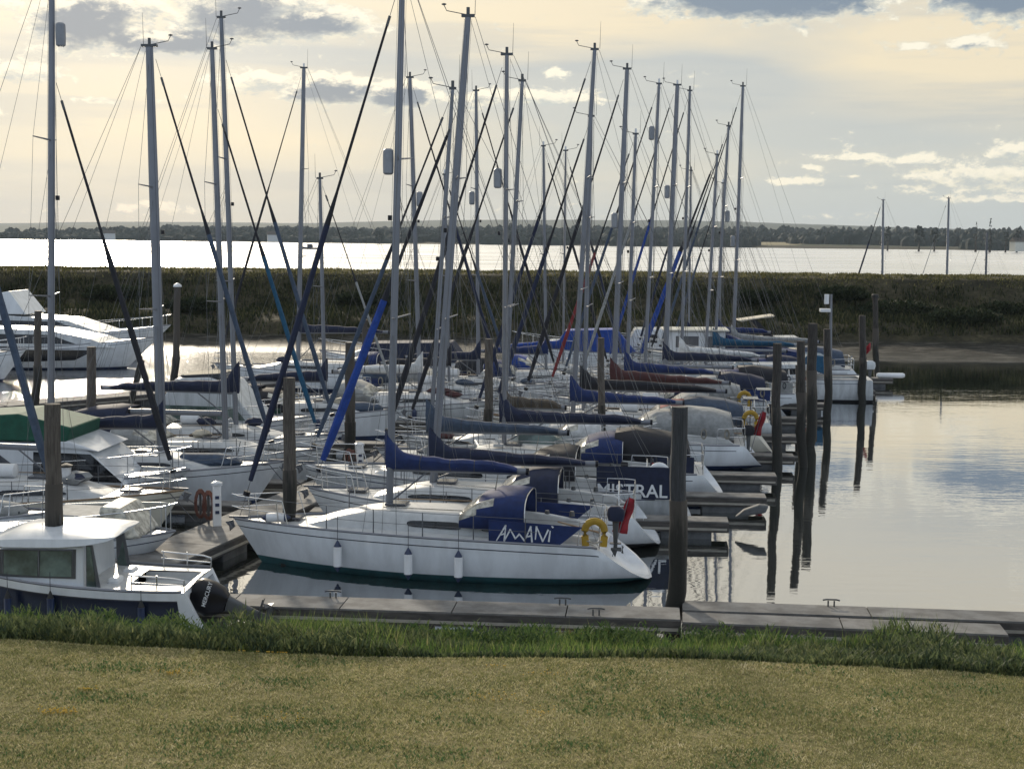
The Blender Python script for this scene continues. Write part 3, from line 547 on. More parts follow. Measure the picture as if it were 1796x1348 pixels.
pile(160, 608, 162, 52, .17, 'pale timber pile in front of the dark hull windows of the motor yacht', tide=1.6)
pile(311, 503, 308, 68, .16, 'dark post with a white cap left of centre', 'pile_dark', cap='white')
pile(232, 700, 232, 66, .13, 'low dark pile behind the boom with the long navy cover', 'pile_dark')
pile(640, 560, 640, 70, .13, 'dark pile among the middle yachts, near the tallest mast', 'pile_dark')
# service posts
def pedestal(px, base, label, h=1.0, kind='post'):
    p = onz(px, base, .52); t = thing('service_pedestal', label, 'service post', (p.x, p.y, .52), R(15), 'service posts on the walkway'); mb = MB()
    mb.box((0, 0, h / 2), (.21, .18, h)); mb.build('post', 'white_plastic', t, bevel=.02)
    mb = MB(); mb.loft([[( .15 * math.cos(a), .13 * math.sin(a), z) for a in [2 * math.pi * k / 10 for k in range(10)]] for z in (h + .002, h + .06)] + [[(.05 * math.cos(a), .04 * math.sin(a), h + .1) for a in [2 * math.pi * k / 10 for k in range(10)]]]); mb.build('cap', 'gelcoat', t, True)
    for k in range(3): mb = MB(); mb.box((0, -.1, h * (.35 + .18 * k)), (.1, .03, .08)); mb.build('socket', 'stripe_navy', t, bevel=.006)
    return t
pedestal(381, 922, 'white service post with blue sockets on the walkway by the white yacht bow', 1.05)
pedestal(631, 838, 'white service post beside the bright blue furled sail', 1.0)
pedestal(1136, 812, 'small white service post behind the crossed booms', .8)
p = onz(118, 905, .52); t = thing('lamp_post', 'short pontoon lamp with a white lantern right of the left timber pile', 'lamp post', (p.x, p.y, .52)); mb = MB(); mb.tube([(0, 0, 0), (0, 0, .95)], .06, 10); mb.build('pole', 'alloy_dark', t, True)
mb = MB(); mb.loft([[(r * math.cos(a), r * math.sin(a), z) for a in [2 * math.pi * k / 12 for k in range(12)]] for z, r in ((.97, .1), (1.30, .135))]); mb.build('lantern', 'white_plastic', t, True)
mb = MB(); mb.loft([[(r * math.cos(a), r * math.sin(a), z) for a in [2 * math.pi * k / 12 for k in range(12)]] for z, r in ((1.305, .17), (1.345, .17), (1.39, .05))]); mb.build('hood', 'rubber', t, True)
for i, (px, base, lb) in enumerate(((352, 915, 'orange hose hung in a bundle left of the white service post'), (366, 918, 'orange hose coil next to the white service post'), (612, 835, 'brown hose bundle hung beside the blue furled sail'), (619, 838, 'brown hose coil left of the middle service post'))):
    p = onz(px, base, .52); t = thing('hose_rack', lb, 'hose', (p.x, p.y, .52), R(10)); mb = MB(); mb.tube([(0, 0, 0), (0, 0, .85)], .03, 6); mb.build('stand', 'alloy_dark', t)
    mb = MB()
    for k in range(5):
        w_, hh = .10 + .012 * k, .30 + .02 * k; mb.tube([(w_ * math.cos(a), -.05 + .02 * k - .04, .48 + hh * math.sin(a)) for a in [2 * math.pi * q / 14 for q in range(15)]], .017, 5)
    mb.build('hose', 'brick_orange', t, True)
# dock box / wedge bumper seen at a finger end
p = onz(1318, 897, .5); t = thing('dock_bumper', 'pale wedge-shaped fender fixed at the end of a finger pontoon', 'bumper', (p.x, p.y, .5), R(-10)); mb = MB(); mb.slab([(-.45, -.16, -.16), (.38, -.16, .0), (.46, -.16, .2), (.2, -.16, .22), (-.2, -.16, .06)], (0, .32, 0)); mb.build('bumper', 'pontoon_float', t, bevel=.05)
# ================================================================== BOATS
def cl01(v): return max(0.0, min(1.0, v))
class Hull:
    def __init__(s, L, B, fb=(.88, .98, 1.22), rake=.09, scoop=.75, stern=.78, motor=False, kd=.4):
        s.L, s.B, s.fb, s.rake, s.scoop, s.stern, s.motor, s.kd = L, B, fb, rake, scoop, stern, motor, kd
    def zs(s, t):
        a, b, c = s.fb; return a * (1 - t) * (1 - 2 * t) + 4 * (b - .02) * t * (1 - t) + c * t * (2 * t - 1)
    def hb(s, t):
        if t > .42: return s.B / 2 * max(0.0, 1 - ((t - .42) / .58) ** (2.6 if s.motor else 2.1)) ** (.8 if s.motor else .92)
        return s.B / 2 * (1 - (1 - s.stern) * ((.42 - t) / .42) ** 1.8)
    def zk(s, t):
        if s.motor: return -.3 + .5 * cl01((t - .8) / .2) ** 2
        return -s.kd + (s.kd + .04) * cl01((.34 - t) / .34) ** 1.5 + (s.kd - .1) * cl01((t - .8) / .2) ** 2
    def pt(s, t, z, side=1):
        zs, zk = s.zs(t), s.zk(t); z = max(min(z, zs), zk); q = (zs - z) / (zs - zk); k = cl01((t - .55) / .45)
        e = (2.6 if s.motor else 3.2) * (1 - k) + 1.25 * k; gg = (.35 if s.motor else .56) * (1 - k) + .85 * k
        y = s.hb(t) * max(0.0, 1 - q ** e) ** gg
        x = -s.L / 2 + s.L * t - s.rake * s.L * q * cl01((t - .62) / .38) ** 2
        x += s.scoop * (1 - q) * cl01((.13 - t) / .13)
        return Vector((x, side * y, z))
    def x_at(s, t): return s.pt(t, s.zs(t)).x
def make_hull(h, t_, hullm='gelcoat', boot='antifoul_blue', stripe='stripe_dark', stripe2=None, deckm='deck_white', inner='deck_grip', hn='hull', cockpit=True, upper=None, band=.3):
    N = 30; ts = [((i / N)) for i in range(N + 1)]; ts = [t ** 1.0 for t in ts]
    mb = MB(); rings = []; lo = .09 if not h.motor else .02
    for t in ts:
        zs = h.zs(t); zl = [zs, zs - .07, zs - .15, zs - .175, zs * .62 + .03, zs * .4, lo + .09, lo + .05, lo, -.02, -.15, h.zk(t)]
        r = [h.pt(t, z, 1) for z in zl] + [h.pt(t, z, -1) for z in zl[-2::-1]]; rings.append(r)
    nz = 12; segs = 2 * nz - 1
    def mi(i, k):
        kk = k if k < nz - 1 else segs - 2 - k
        if stripe2 and kk in (1,): return 2
        if upper: return 3 if kk < 2 or ts[i] < .07 else (2 if kk == 2 else (1 if kk >= 7 else 0))
        if kk == 2 and .06 < ts[i] < .98: return 2
        if kk >= 7: return 1
        if kk == 6: return 1
        return 0
    mb.loft([[tuple(p) for p in r] for r in rings], False, mi)
    hull = mb.build(hn, [hullm, boot, stripe] + ([upper] if upper else []), t_, True)
    # transom with a recessed step
    r0_ = rings[0]; c = sum((Vector(p) for p in r0_), Vector()) / len(r0_); mb = MB()
    if h.scoop > .3:
        def sc_(k, fw): return [tuple(c + (Vector(p) - c) * k + Vector((fw, 0, 0))) for p in r0_]
        mb.loft([r0_, sc_(.86, .0), sc_(.80, .30)], True, 0, False); mb.poly(sc_(.80, .30))
    else: mb.poly(r0_)
    mb.build('transom', upper or hullm, t_, False)
    # deck
    mb = MB(); fr = [-1, -.8, -.56, -.28, 0, .28, .56, .8, 1]; rg = []
    for t in ts:
        b_ = h.hb(t); z = h.zs(t) - .015; x = h.x_at(t); rg.append([(x, f * b_ * .985, z + .05 * (1 - f * f) * min(1, b_)) for f in fr])
    b0 = 0; n = len(fr); mb.v += [p for r in rg for p in r]
    cp = [(i, k) for i in range(N) for k in range(n - 1) if cockpit and .05 < ts[i] < .32 and 2 <= k <= n - 4]
    for i in range(N):
        for k in range(n - 1):
            if cockpit and .05 < ts[i] < .30 and 2 <= k <= n - 4: continue
            mb.face((i * n + k, i * n + k + 1, (i + 1) * n + k + 1, (i + 1) * n + k))
    if cockpit:
        x0, x1 = h.x_at(.045), h.x_at(.31); wd = h.hb(.2) * 1.10; z = h.zs(.2) - .42
        mb.box(((x0 + x1) / 2, 0, z - .02), (x1 - x0, wd, .04), 1)
        for s in (-1, 1): mb.box(((x0 + x1) / 2, s * (wd / 2 - .16), z + .13), (x1 - x0 - .1, .3, .26), 0)
        for s in (-1, 1): mb.box(((x0 + x1) / 2, s * wd / 2, z + .21), (x1 - x0, .02, .42), 0)
    mb.build('deck', [deckm, inner], t_, False)
    mb = MB()                                           # toe rail
    for s in (1, -1): mb.tube([Vector((h.x_at(t), s * h.hb(t) * .985, h.zs(t) + .02)) for t in ts[1:]], [(.022, .03)] * N, 4)
    mb.build('toe_rail', 'alloy' if hullm != 'gelcoat_cream' else 'teak', t_)
    return hull
def coachroof(h, t_, t0=.32, t1=.80, hc=.42, wf=.62, m='deck_white', wins=((.36, .46), (.52, .70)), winm='window_dark', deckgrip=True):
    def W(t): return min(h.hb(t) * wf, h.B / 2 * wf * (1 - .35 * cl01((t - t0) / (t1 - t0)) ** 1.5))
    def Hh(t): k = (t - t0) / (t1 - t0); return hc * (1 - .15 * k) * (1 - cl01((k - .62) / .38) ** 1.6)
    def side(t, v, s, off=0.0):
        z0 = h.zs(t) + .0; return Vector((h.x_at(t), s * (W(t) * (1 - .10 * v) + off), z0 + Hh(t) * .86 * v + .02))
    n = 18; rg = []
    for i in range(n + 1):
        t = t0 + (t1 - t0) * i / n; a = Hh(t); w_ = W(t); z0 = h.zs(t); x = h.x_at(t)
        rg.append([(x, w_, z0 - .03), tuple(side(t, 1, 1)), (x, w_ * .80, z0 + a + .03), (x, w_ * .4, z0 + a * 1.06 + .045), (x, 0, z0 + a * 1.08 + .05), (x, -w_ * .4, z0 + a * 1.06 + .045), (x, -w_ * .80, z0 + a + .03), tuple(side(t, 1, -1)), (x, -w_, z0 - .03)])
    mb = MB(); mb.loft(rg, True, 0, True); cr = mb.build('coachroof', m, t_, True)
    for s in (1, -1):
        for (a, b) in wins:
            mb = MB(); out = []
            for k in range(18):
                q = 2 * math.pi * k / 18; u = math.copysign(abs(math.cos(q)) ** .35, math.cos(q)); v = math.copysign(abs(math.sin(q)) ** .6, math.sin(q))
                out.append(side(a + (b - a) * (u + 1) / 2, .52 + .24 * v * (1 - .2 * (u + 1) / 2), s, .004))
            mb.slab(out, (0, s * .012, 0)); mb.build('window', winm, t_)
    zt = lambda t: h.zs(t) + Hh(t) * 1.08 + .05
    for (a, ww) in ((.60, .5), (t1 + .055, .46)):         # hatches
        mb = MB(); z = zt(a) if a < t1 else h.zs(a) + .05; mb.box((h.x_at(a), 0, z + .03), (.5, ww, .06)); mb.build('hatch', 'window_grey', t_, bevel=.015)
    for s in (1, -1):                                   # grab rails
        mb = MB(); mb.tube([(h.x_at(t), s * W(t) * .72, zt(t) + .03) for t in (t0 + .05, t0 + .14, t0 + .24, t0 + .30)], .014, 5); mb.build('grab_rail', 'teak' if random.random() < .4 else 'steel', t_)
    return zt, W
def mast_rig(h, t_, O, xm, zfoot, top, boomz, boomL, cover, furl, fore_top=.97, spreaders=2, r=.075, reflector=None, near=1, bow_t=.985, furl_r=.055, coverh=.62, furl_m=None, backs=True, extras=True, boom_sag=0.0, wires=.0062, boomcol='alloy', furl_split=.4, collar=True, top_light=True):
    """top: masthead in local coordinates"""
    r *= .92; ft = Vector((xm, 0, zfoot)); H = (top - ft).length; ax = (top - ft).normalized(); P = lambda k: ft + (top - ft) * k
    mb = MB(); mb.tube([P(-.01), P(.3), P(.7), P(.9), P(1)], [(r * .78, r * 1.15), (r * .78, r * 1.15), (r * .76, r * 1.1), (r * .66, r * .95), (r * .6, r * .85)], 10); mast = mb.build('mast', 'alloy' if H > 8 else 'alloy_grey', t_, True)
    bt = Vector((h.x_at(bow_t), 0, h.zs(bow_t) + .08)); fa_ = P(fore_top) + Vector((r * 1.4, 0, 0))
    if furl:
        mb = MB(); D = bt - fa_; n = 14; f1, f2 = (.06, .93); sp_ = furl_split
        mb.tube([fa_ + D * (f1 + (f2 - f1) * k / n) for k in range(n + 1)], [furl_r * 1.3 * ((.36 + .25 * k / n) if k / n < sp_ else (.62 + .5 * (k / n)) * (1 if k < n else .6)) * (1 + .08 * math.sin(k * 2.3)) for k in range(n + 1)], 7, lambda i, k: 1 if i / n < sp_ - .03 else 0); mb.build('furled_sail', ['cloth_' + furl, 'cloth_black'], t_, True)
        mb = MB(); p = fa_ + D * .955; mb.tube([p - D.normalized() * .05, p + D.normalized() * .06], .085, 8); mb.build('furling_drum', 'black_plastic', t_, True)
        mb = MB(); p = fa_ + D * .055; mb.tube([p - D.normalized() * .12, p + D.normalized() * .12], .035, 6); mb.build('furling_swivel', 'alloy_dark', t_, True)
    mb = MB(); mb.tube([fa_, bt], wires * 1.2, 4); mb.build('forestay', 'wire', t_)
    tb = h.x_at(.02)
    if backs:
        hbk = h.hb(.02); split = P(1) + (Vector((tb, 0, h.zs(0))) - P(1)) * .72
        if random.random() < .5:
            for s in (1, -1): mb = MB(); mb.tube([P(1) - Vector((r * 2, 0, 0)), Vector((tb, s * hbk * .8, h.zs(0)))], wires, 4); mb.build('backstay', 'wire', t_)
        else:
            mb = MB(); mb.tube([P(1) - Vector((r * 2, 0, 0)), split], wires, 4)
            for s in (1, -1): mb.tube([split, Vector((tb, s * hbk * .75, h.zs(0)))], wires, 4)
            mb.build('backstay', 'wire', t_)
    hb_ = h.hb((xm + h.L / 2) / h.L) * .93; zc = h.zs((xm + h.L / 2) / h.L)
    sk = [.52] if spreaders == 1 else [.36, .66]
    tips = []
    for s in (1, -1):
        tp = []
        for j, k in enumerate(sk):
            q = P(k) + Vector((-.12 - .05 * H / 12, s * (hb_ * (.80 - .2 * j)), .06)); mb = MB(); mb.tube([P(k), q], [.028, .016], 6); mb.build('spreader', 'alloy', mast); tp.append(q)
        ch = Vector((xm - .12, s * hb_, zc)); top_ = P(.985)
        mb = MB(); mb.tube([top_] + tp[::-1] + [ch], wires, 4); mb.build('shroud', 'wire', t_)
        mb = MB(); mb.tube([P(sk[0] - .015), Vector((xm + .35, s * hb_ * .97, zc))], wires, 4); mb.tube([P(sk[0] - .015), Vector((xm - .45, s * hb_ * .97, zc))], wires, 4); mb.build('lower_shroud', 'wire', t_)
        if len(sk) > 1: mb = MB(); mb.tube([P(sk[1] - .01), tp[0]], wires, 4); mb.build('inner_shroud', 'wire', t_)
    # boom
    g_ = ft + ax * ((boomz - zfoot) / ax.z); be = g_ + Vector((-boomL, 0, boom_sag + random.uniform(-.04, .08)))
    mb = MB(); mb.tube([g_ - Vector((r * 1.2, 0, 0)), be], [(.055, .085)] * 2, 10); bo = mb.build('boom', boomcol, t_, True)
    mb = MB(); mb.tube([be, be + (be - g_).normalized() * .07], [(.058, .088)] * 2, 10); mb.build('end_cap', 'black_plastic', bo, True)
    mb = MB(); mb.tube([be, P(.99) - Vector((r, 0, 0))], wires * .8, 4); mb.build('topping_lift', 'wire', t_)
    mb = MB(); mb.tube([g_ + (be - g_) * .3, ft + Vector((-.1, 0, .15))], .024, 6); mb.build('kicker', 'alloy_grey', t_)
    mb = MB(); q = g_ + (be - g_) * .8; mb.tube([q, Vector((q.x + .2, .15, h.zs(.2) + .2))], .01, 4); mb.tube([q, Vector((q.x + .2, -.1, h.zs(.2) + .2))], .01, 4); mb.build('mainsheet', 'rope', t_)
    if cover:
        D = be - g_; rg = []; n = 22; ph = random.uniform(0, 6)
        for i in range(n + 1):
            k = i / n; s_ = -.035 + 1.0 * k; base = g_ + D * (s_ * .97) + Vector((0, 0, -.045))
            col_ = coverh * math.exp(-(k / .07) ** 2.2) * .8 if collar else 0
            hh = (.22 + .24 * (1 - k) ** 1.1 + .025 * math.sin(k * 5 + ph) + col_) * (coverh / .62 if not collar else 1); hh *= (.55 + .45 * min(1, (1 - k) * 9)); hh += .008 * math.sin(k * 31 + ph) + random.uniform(-.018, .018)
            wd = (.16 + .05 * (1 - k)) * (1 + random.uniform(-.08, .08)) * (.7 if (i == 0 or i == n) else 1) * (.78 if col_ > .2 else 1)
            rg.append([base + Vector((random.uniform(-.012, .012), wd * math.sin(a) * (1 - .25 * math.cos(a)), hh / 2 - hh / 2 * math.cos(a))) for a in [2 * math.pi * q / 12 for q in range(12)]])
        mb = MB(); mb.loft(rg); sc2 = mb.build('sail_cover', 'cloth_' + cover, t_, True)
        for k in (.3, .5, .7):
            mb = MB(); i = int(k * n); mb.loft([[p + (p - sum(rg[i], Vector()) / 12) * .03 + Vector((dx, 0, 0)) for p in rg[i]] for dx in (-.012, .012)]); mb.build('sail_tie', 'rope_dark', sc2)
        if extras:
            for s in (1, -1):
                mb = MB(); q = P(.60)
                for k in (.25, .5, .78): mb.tube([q, g_ + D * k + Vector((0, s * .16, .05))], .0035, 3)
                mb.build('lazy_jack', 'wire', t_)
    # masthead fittings
    mb = MB(); T = P(1); mb.box(tuple(T + Vector((0, 0, .03))), (r * 3.6, r * 1.3, .07)); mb.build('masthead', 'alloy_dark', mast)
    mb = MB(); sgn = random.choice((1, -1)); mb.tube([T + Vector((0, 0, .05)), T + Vector((.55, 0, .16)), T + Vector((.62, 0, .30))], .011, 4); mb.ball(T + Vector((.62, 0, .32)), (.07, .05, .03), 6); mb.build('wind_vane', 'alloy_dark', mast)
    mb = MB(); mb.tube([T + Vector((-.18, .03, .04)), T + Vector((-.2, .03, .95))], [.008, .004], 4); mb.build('antenna', 'alloy_dark', mast)
    if top_light: mb = MB(); mb.tube([T + Vector((0, 0, .06)), T + Vector((0, 0, .24))], .045, 8); mb.build('masthead_light', 'white_plastic' if random.random() < .4 else 'alloy_dark', mast, True)
    if random.random() < .7: mb = MB(); q = P(.55); mb.box(tuple(q + Vector((r * 1.6 + .03, 0, 0))), (.09, .09, .12)); mb.build('steaming_light', 'black_plastic', mast, bevel=.01)
    mb = MB()                                             # halyards
    for dy, dx in ((.06, .1), (-.07, .08), (.03, -.13)): mb.tube([P(.995) + Vector((dx * .8, dy, 0)), P(.05) + Vector((dx * 1.3, dy * 1.3, 0))], .004, 3)
    mb.build('halyard', 'rope_dark', t_)
    if reflector:
        k, sg = reflector; q = P(k) + Vector((sg * (r + .15), 0, 0)); mb = MB()
        n = 12; rgs = [[q + Vector((.13 * rr * math.cos(a), .13 * rr * math.sin(a), z)) for a in [2 * math.pi * j / n for j in range(n)]] for z, rr in ((-.30, .6), (-.26, .95), (-.1, 1), (.1, 1), (.26, .95), (.30, .6))]
        mb.loft(rgs); mb.build('radar_reflector', 'grey_plastic', mast, True)
    return P, g_, be
def rails(h, t_, near=1, split=False, z1=.58, bowx=.0, cols='steel', pul=True, push=True, npost=5):
    E = lambda t, s, dz: Vector((h.x_at(t), s * h.hb(t) * .95, h.zs(t) + dz))
    if pul:
        for part, r_ in (('pulpit', .014),):
            mb = MB(); tt = [.86, .90, .945, .985]
            for dz, rr in ((z1, r_), (z1 * .5, r_ * .8)):
                L_ = [E(t, 1, dz) for t in tt]; bow = Vector((h.x_at(1) + .05, 0, h.zs(1) + dz + .03)); R_ = [E(t, -1, dz) for t in tt[::-1]]; mb.tube(L_ + [bow] + R_, rr, 6)
            for t in (.87, .95):
                for s in (1, -1): mb.tube([E(t, s, 0), E(t + .006, s, z1)], r_, 6)
            for s in (1, -1): mb.tube([E(.86, s, z1), E(.845, s, 0)], r_, 6)
            mb.build(part, cols, t_, True)
    if push:
        for s in (1, -1):
            mb = MB(); mb.tube([E(.16, s, 0), E(.155, s, z1), E(.06, s, z1 + .02), Vector((h.x_at(.0) , s * h.hb(0) * .9, h.zs(0) + z1 + .02)), Vector((h.x_at(.0), s * h.hb(0) * .35, h.zs(0) + z1 + .02)), Vector((h.x_at(0), s * h.hb(0) * .35, h.zs(0)))], .014, 6)
            mb.tube([E(.155, s, z1 * .5), Vector((h.x_at(0), s * h.hb(0) * .9, h.zs(0) + z1 * .5)), Vector((h.x_at(0), s * h.hb(0) * .35, h.zs(0) + z1 * .5))], .011, 5); mb.tube([Vector((h.x_at(0), s * h.hb(0) * .9, h.zs(0))), Vector((h.x_at(0), s * h.hb(0) * .9, h.zs(0) + z1))], .014, 6); mb.build('pushpit', cols, t_, True)
    tt = [.16 + (.86 - .16) * k / npost for k in range(npost + 1)]
    for s in (1, -1):
        mb = MB()
        for dz in (z1, z1 * .5): mb.tube([E(t, s, dz) for t in tt], .0055, 4)
        mb.build('guard_wire', 'wire', t_)
        for t in tt[1:-1]: mb = MB(); mb.tube([E(t, s, 0), E(t, s, z1 + .01)], [.016, .011], 6); mb.build('stanchion', 'alloy_grey', t_)
    return E
def sprayhood(h, t_, W, zt, col='blue', t=.33, hh=.62, ln=1.05, win=True):
    x0 = h.x_at(t); zb = zt(t) - .30; w_ = W(t) * 1.12; arcs = [(ln, .34), (ln * .62, .34 + hh * .45), (ln * .25, .34 + hh * .68), (-.12, .34 + hh * .72), (-.45, .34 + hh * .66)]
    rg = []
    for dx, hz in arcs:
        rg.append([Vector((x0 + dx - .0 * abs(math.cos(p)), w_ * math.copysign(abs(math.cos(p)) ** .55, math.cos(p)), zb + hz * math.sin(p) ** .42 + random.uniform(-.014, .014))) for p in [math.pi * k / 14 for k in range(15)]])
    def mi(i, k): return 1 if (win and i == 0 and k not in (0, 13)) or (win and i == 1 and k in (2, 3, 10, 11)) else 0
    mb = MB(); mb.loft(rg, False, mi); o = mb.build('sprayhood', ['cloth_' + col, 'vinyl_clear'], t_, True); md = o.modifiers.new('th', 'SOLIDIFY'); md.thickness = .012
    mb = MB(); mb.tube([p + Vector((-.015, 0, -.01)) for p in rg[-1]], .014, 6); mb.build('hood_frame', 'steel', t_, True)
    return x0, zb
def cockpit_bits(h, t_, wheel=True, cloth=None, coaming='deck_white'):
    x0, x1 = h.x_at(.06), h.x_at(.31); wd = h.hb(.2) * 1.16
    for s in (1, -1):
        mb = MB(); mb.slab([(x0, s * wd / 2, h.zs(.1) + .0), (x1, s * wd / 2, h.zs(.3)), (x1 + .1, s * wd / 2, h.zs(.3) + .34), (x1 - .6, s * wd / 2, h.zs(.25) + .30), (x0 + .3, s * wd / 2, h.zs(.1) + .20)], (0, s * .16, 0)); mb.build('coaming', coaming, t_, bevel=.03)
        mb = MB(); 
        for xx in (x1 - .55, x1 - 1.15): mb = MB(); mb.tube([(xx, s * (wd / 2 + .08), h.zs(.2) + .28), (xx, s * (wd / 2 + .08), h.zs(.2) + .40)], [.07, .05], 10); mb.build('winch', 'alloy_dark', t_, True)
    if wheel:
        c = Vector((h.x_at(.1), 0, h.zs(.1) + .25)); mb = MB(); n = 20; mb.tube([c + Vector((0, .48 * math.cos(a), .48 * math.sin(a))) for a in [2 * math.pi * k / n for k in range(n + 1)]], .016, 5)
        for k in range(3): a = math.pi * k / 3; mb.tube([c + Vector((0, .48 * math.cos(a), .48 * math.sin(a))), c - Vector((0, .48 * math.cos(a), .48 * math.sin(a)))], .008, 4)
        mb.tube([c, c - Vector((-.12, 0, .75))], .05, 8); mb.build('steering_wheel', 'steel', t_, True)
    else: mb = MB(); mb.tube([(x0 - .1, 0, h.zs(.1) + .1), (x0 + 1.0, 0, h.zs(.1) + .35)], [.025, .018], 6); mb.build('tiller', 'teak', t_)
def fender(p, label, rz=0.0, col='white_plastic', endm='stripe_navy', ln=.46, r=.10, tilt=None, rope=.35, group='fenders hung along the hulls'):
    t = thing('fender', label, 'fender', p, rz, group)
    if tilt is not None: t.rotation_euler = tilt
    mb = MB(); n = 12
    def R_(z, rr): return [(rr * math.cos(a), rr * math.sin(a), z) for a in [2 * math.pi * k / n for k in range(n)]]
    mb.loft([R_(-ln, r * .98), R_(-ln + .02, r), R_(-.02, r), R_(0, r * .98)]); mb.build('body', col, t, True)
    mb = MB(); mb.loft([R_(.002, r * .95), R_(.06, r * .62), R_(.14, r * .18)]); mb.build('top_end', endm, t, True)
    mb = MB(); mb.loft([R_(-ln - .002, r * .95), R_(-ln - .05, r * .62), R_(-ln - .13, r * .15)]); mb.build('bottom_end', endm, t, True)
    if rope: mb = MB(); mb.tube([(0, 0, .13), (0, 0, .13 + rope)], .007, 4); mb.build('rope', 'rope_dark', t)
    return t
def deck_gear(h, t, zt, W, near, gear=True):
    rnd = random.random; bx, bz = h.x_at(1), h.zs(1)
    mb = MB(); mb.tube([(bx - .35, 0, bz + .06), (bx + .12, 0, bz + .05)], .028, 6); mb.slab([(bx + .02, -.01, bz - .02), (bx + .22, -.01, bz - .08), (bx + .05, -.01, bz - .26), (bx - .02, -.01, bz - .18)], (0, .02, 0)); mb.slab([(bx + .0, -.13, bz - .20), (bx + .1, 0, bz - .3), (bx + .0, .13, bz - .20), (bx + .12, 0, bz - .08)], (.015, 0, 0)); mb.build('anchor', 'alloy_grey', t)
    if not gear: return
    for s in (1, -1):
        if rnd() < .6:
            u = .64; mb = MB(); x, y, z = h.x_at(u), s * W(u) * .6, zt(u); mb.box((x, y, z + .05), (.3, .16, .1)); mb.tube([(x, y, z + .08), (x, y, z + .2), (x + .1, y, z + .24)], [.04, .045, .06], 8); mb.build('cowl_vent', 'deck_white', t)
    if rnd() < .45: mb = MB(); u = .5; mb.tube([(h.x_at(u) - .35, 0, zt(u) + .18), (h.x_at(u) - .3, 0, zt(u) + .18), (h.x_at(u) + .3, 0, zt(u) + .18), (h.x_at(u) + .35, 0, zt(u) + .18)], [.1, .19, .19, .1], 12); mb.build('liferaft_canister', 'white_plastic', t, True)
    elif rnd() < .5: mb = MB(); u = .78; mb.loft([[(h.x_at(u) + dx, r_ * math.cos(q), h.zs(u) + .12 + .6 * r_ * math.sin(q)) for q in [2 * math.pi * k / 12 for k in range(12)]] for dx, r_ in ((-.85, .15), (-.7, .40), (.3, .42), (.8, .30), (1.0, .08))]); mb.build('covered_dinghy', random.choice(['cloth_grey', 'grey_plastic', 'cloth_slate', 'cloth_white']), t, True)
    mb = MB(); x = h.x_at(0) - h.scoop * .25; z = h.zs(0)                    # folded stern ladder
    for y in (-.16, .16): mb.tube([(x + .15, y - .3, z - .1), (x + .1, y - .3, z + .65)], .013, 5)
    for k in range(4): mb.tube([(x + .14 - .01 * k, -.46, z + .05 + .16 * k), (x + .14 - .01 * k, -.14, z + .05 + .16 * k)], .012, 5)
    mb.build('stern_ladder', 'steel', t, True)
    for k in range(3):                                                        # coiled ropes on rails and coachroof
        u = random.choice((.12, .16, .2, .34)); mb = MB(); c = Vector((h.x_at(u), near * h.hb(u) * .95, h.zs(u) + .40)); r_ = .05 + .04 * rnd()
        for j in range(3): mb.tube([c + Vector(((r_ + .012 * j) * math.cos(q), .02 * j, 1.9 * (r_ + .01 * j) * math.sin(q))) for q in [2 * math.pi * i / 10 for i in range(11)]], .012, 4)
        mb.build('rope_coil', random.choice(['rope', 'rope_dark', 'rope', 'cloth_cream']), t)
    if rnd() < .55:                                                           # cockpit tent, rail board or solar panel at the stern
        k = rnd(); u0, u1 = .05, .2
        if k < .5: mb = MB(); mb.slab([(h.x_at(u1), near * h.hb(.12) * .97, h.zs(.15) + .06), (h.x_at(u0), near * h.hb(.08) * .97, h.zs(.05) + .06), (h.x_at(u0), near * h.hb(.08) * .97, h.zs(.05) + .54), (h.x_at(u1), near * h.hb(.12) * .97, h.zs(.15) + .54)], (0, .012, 0)); mb.build('rail_cloth', random.choice(['cloth_navy', 'cloth_grey', 'cloth_slate', 'cloth_blue']), t)
        else: mb = MB(); mb.box((h.x_at(.03), 0, h.zs(0) + 1.15), (.55, .9, .03)); mb.tube([(h.x_at(.03), 0, h.zs(0)), (h.x_at(.03), 0, h.zs(0) + 1.14)], .02, 6); mb.build('solar_panel', 'window_grey', t)
    if rnd() < .5:                                                            # canvas cockpit tent aft of the hood
        c_ = random.choice(['cloth_navy', 'cloth_black', 'cloth_slate', 'cloth_grey', 'cloth_navy']); rg = []
        for u, hh_, ww in ((.31, .95, .98), (.25, 1.02, 1), (.17, .95, 1), (.09, .80, .95), (.07, .35, .95)):
            w_ = h.hb(u) * .62 * ww; rg.append([Vector((h.x_at(u), w_ * math.copysign(abs(math.cos(p)) ** .4, math.cos(p)), h.zs(u) + .12 + hh_ * math.sin(p) ** .45 + random.uniform(-.02, .02))) for p in [math.pi * k / 12 for k in range(13)]])
        mb = MB(); mb.loft(rg, False); o = mb.build('cockpit_tent', c_, t, True); o.modifiers.new('th', 'SOLIDIFY').thickness = .012
    for s in (1, -1):
        for u in (.20, .28, .42):
            if rnd() < .35: mb = MB(); mb.box((h.x_at(u), s * h.hb(u) * .86, h.zs(u) + .17), (.22, .14, .32)); mb.build('fuel_can', random.choice(['cloth_blue', 'flag_red', 'black_plastic', 'stripe_navy', 'cloth_darkgreen']), t, bevel=.03)
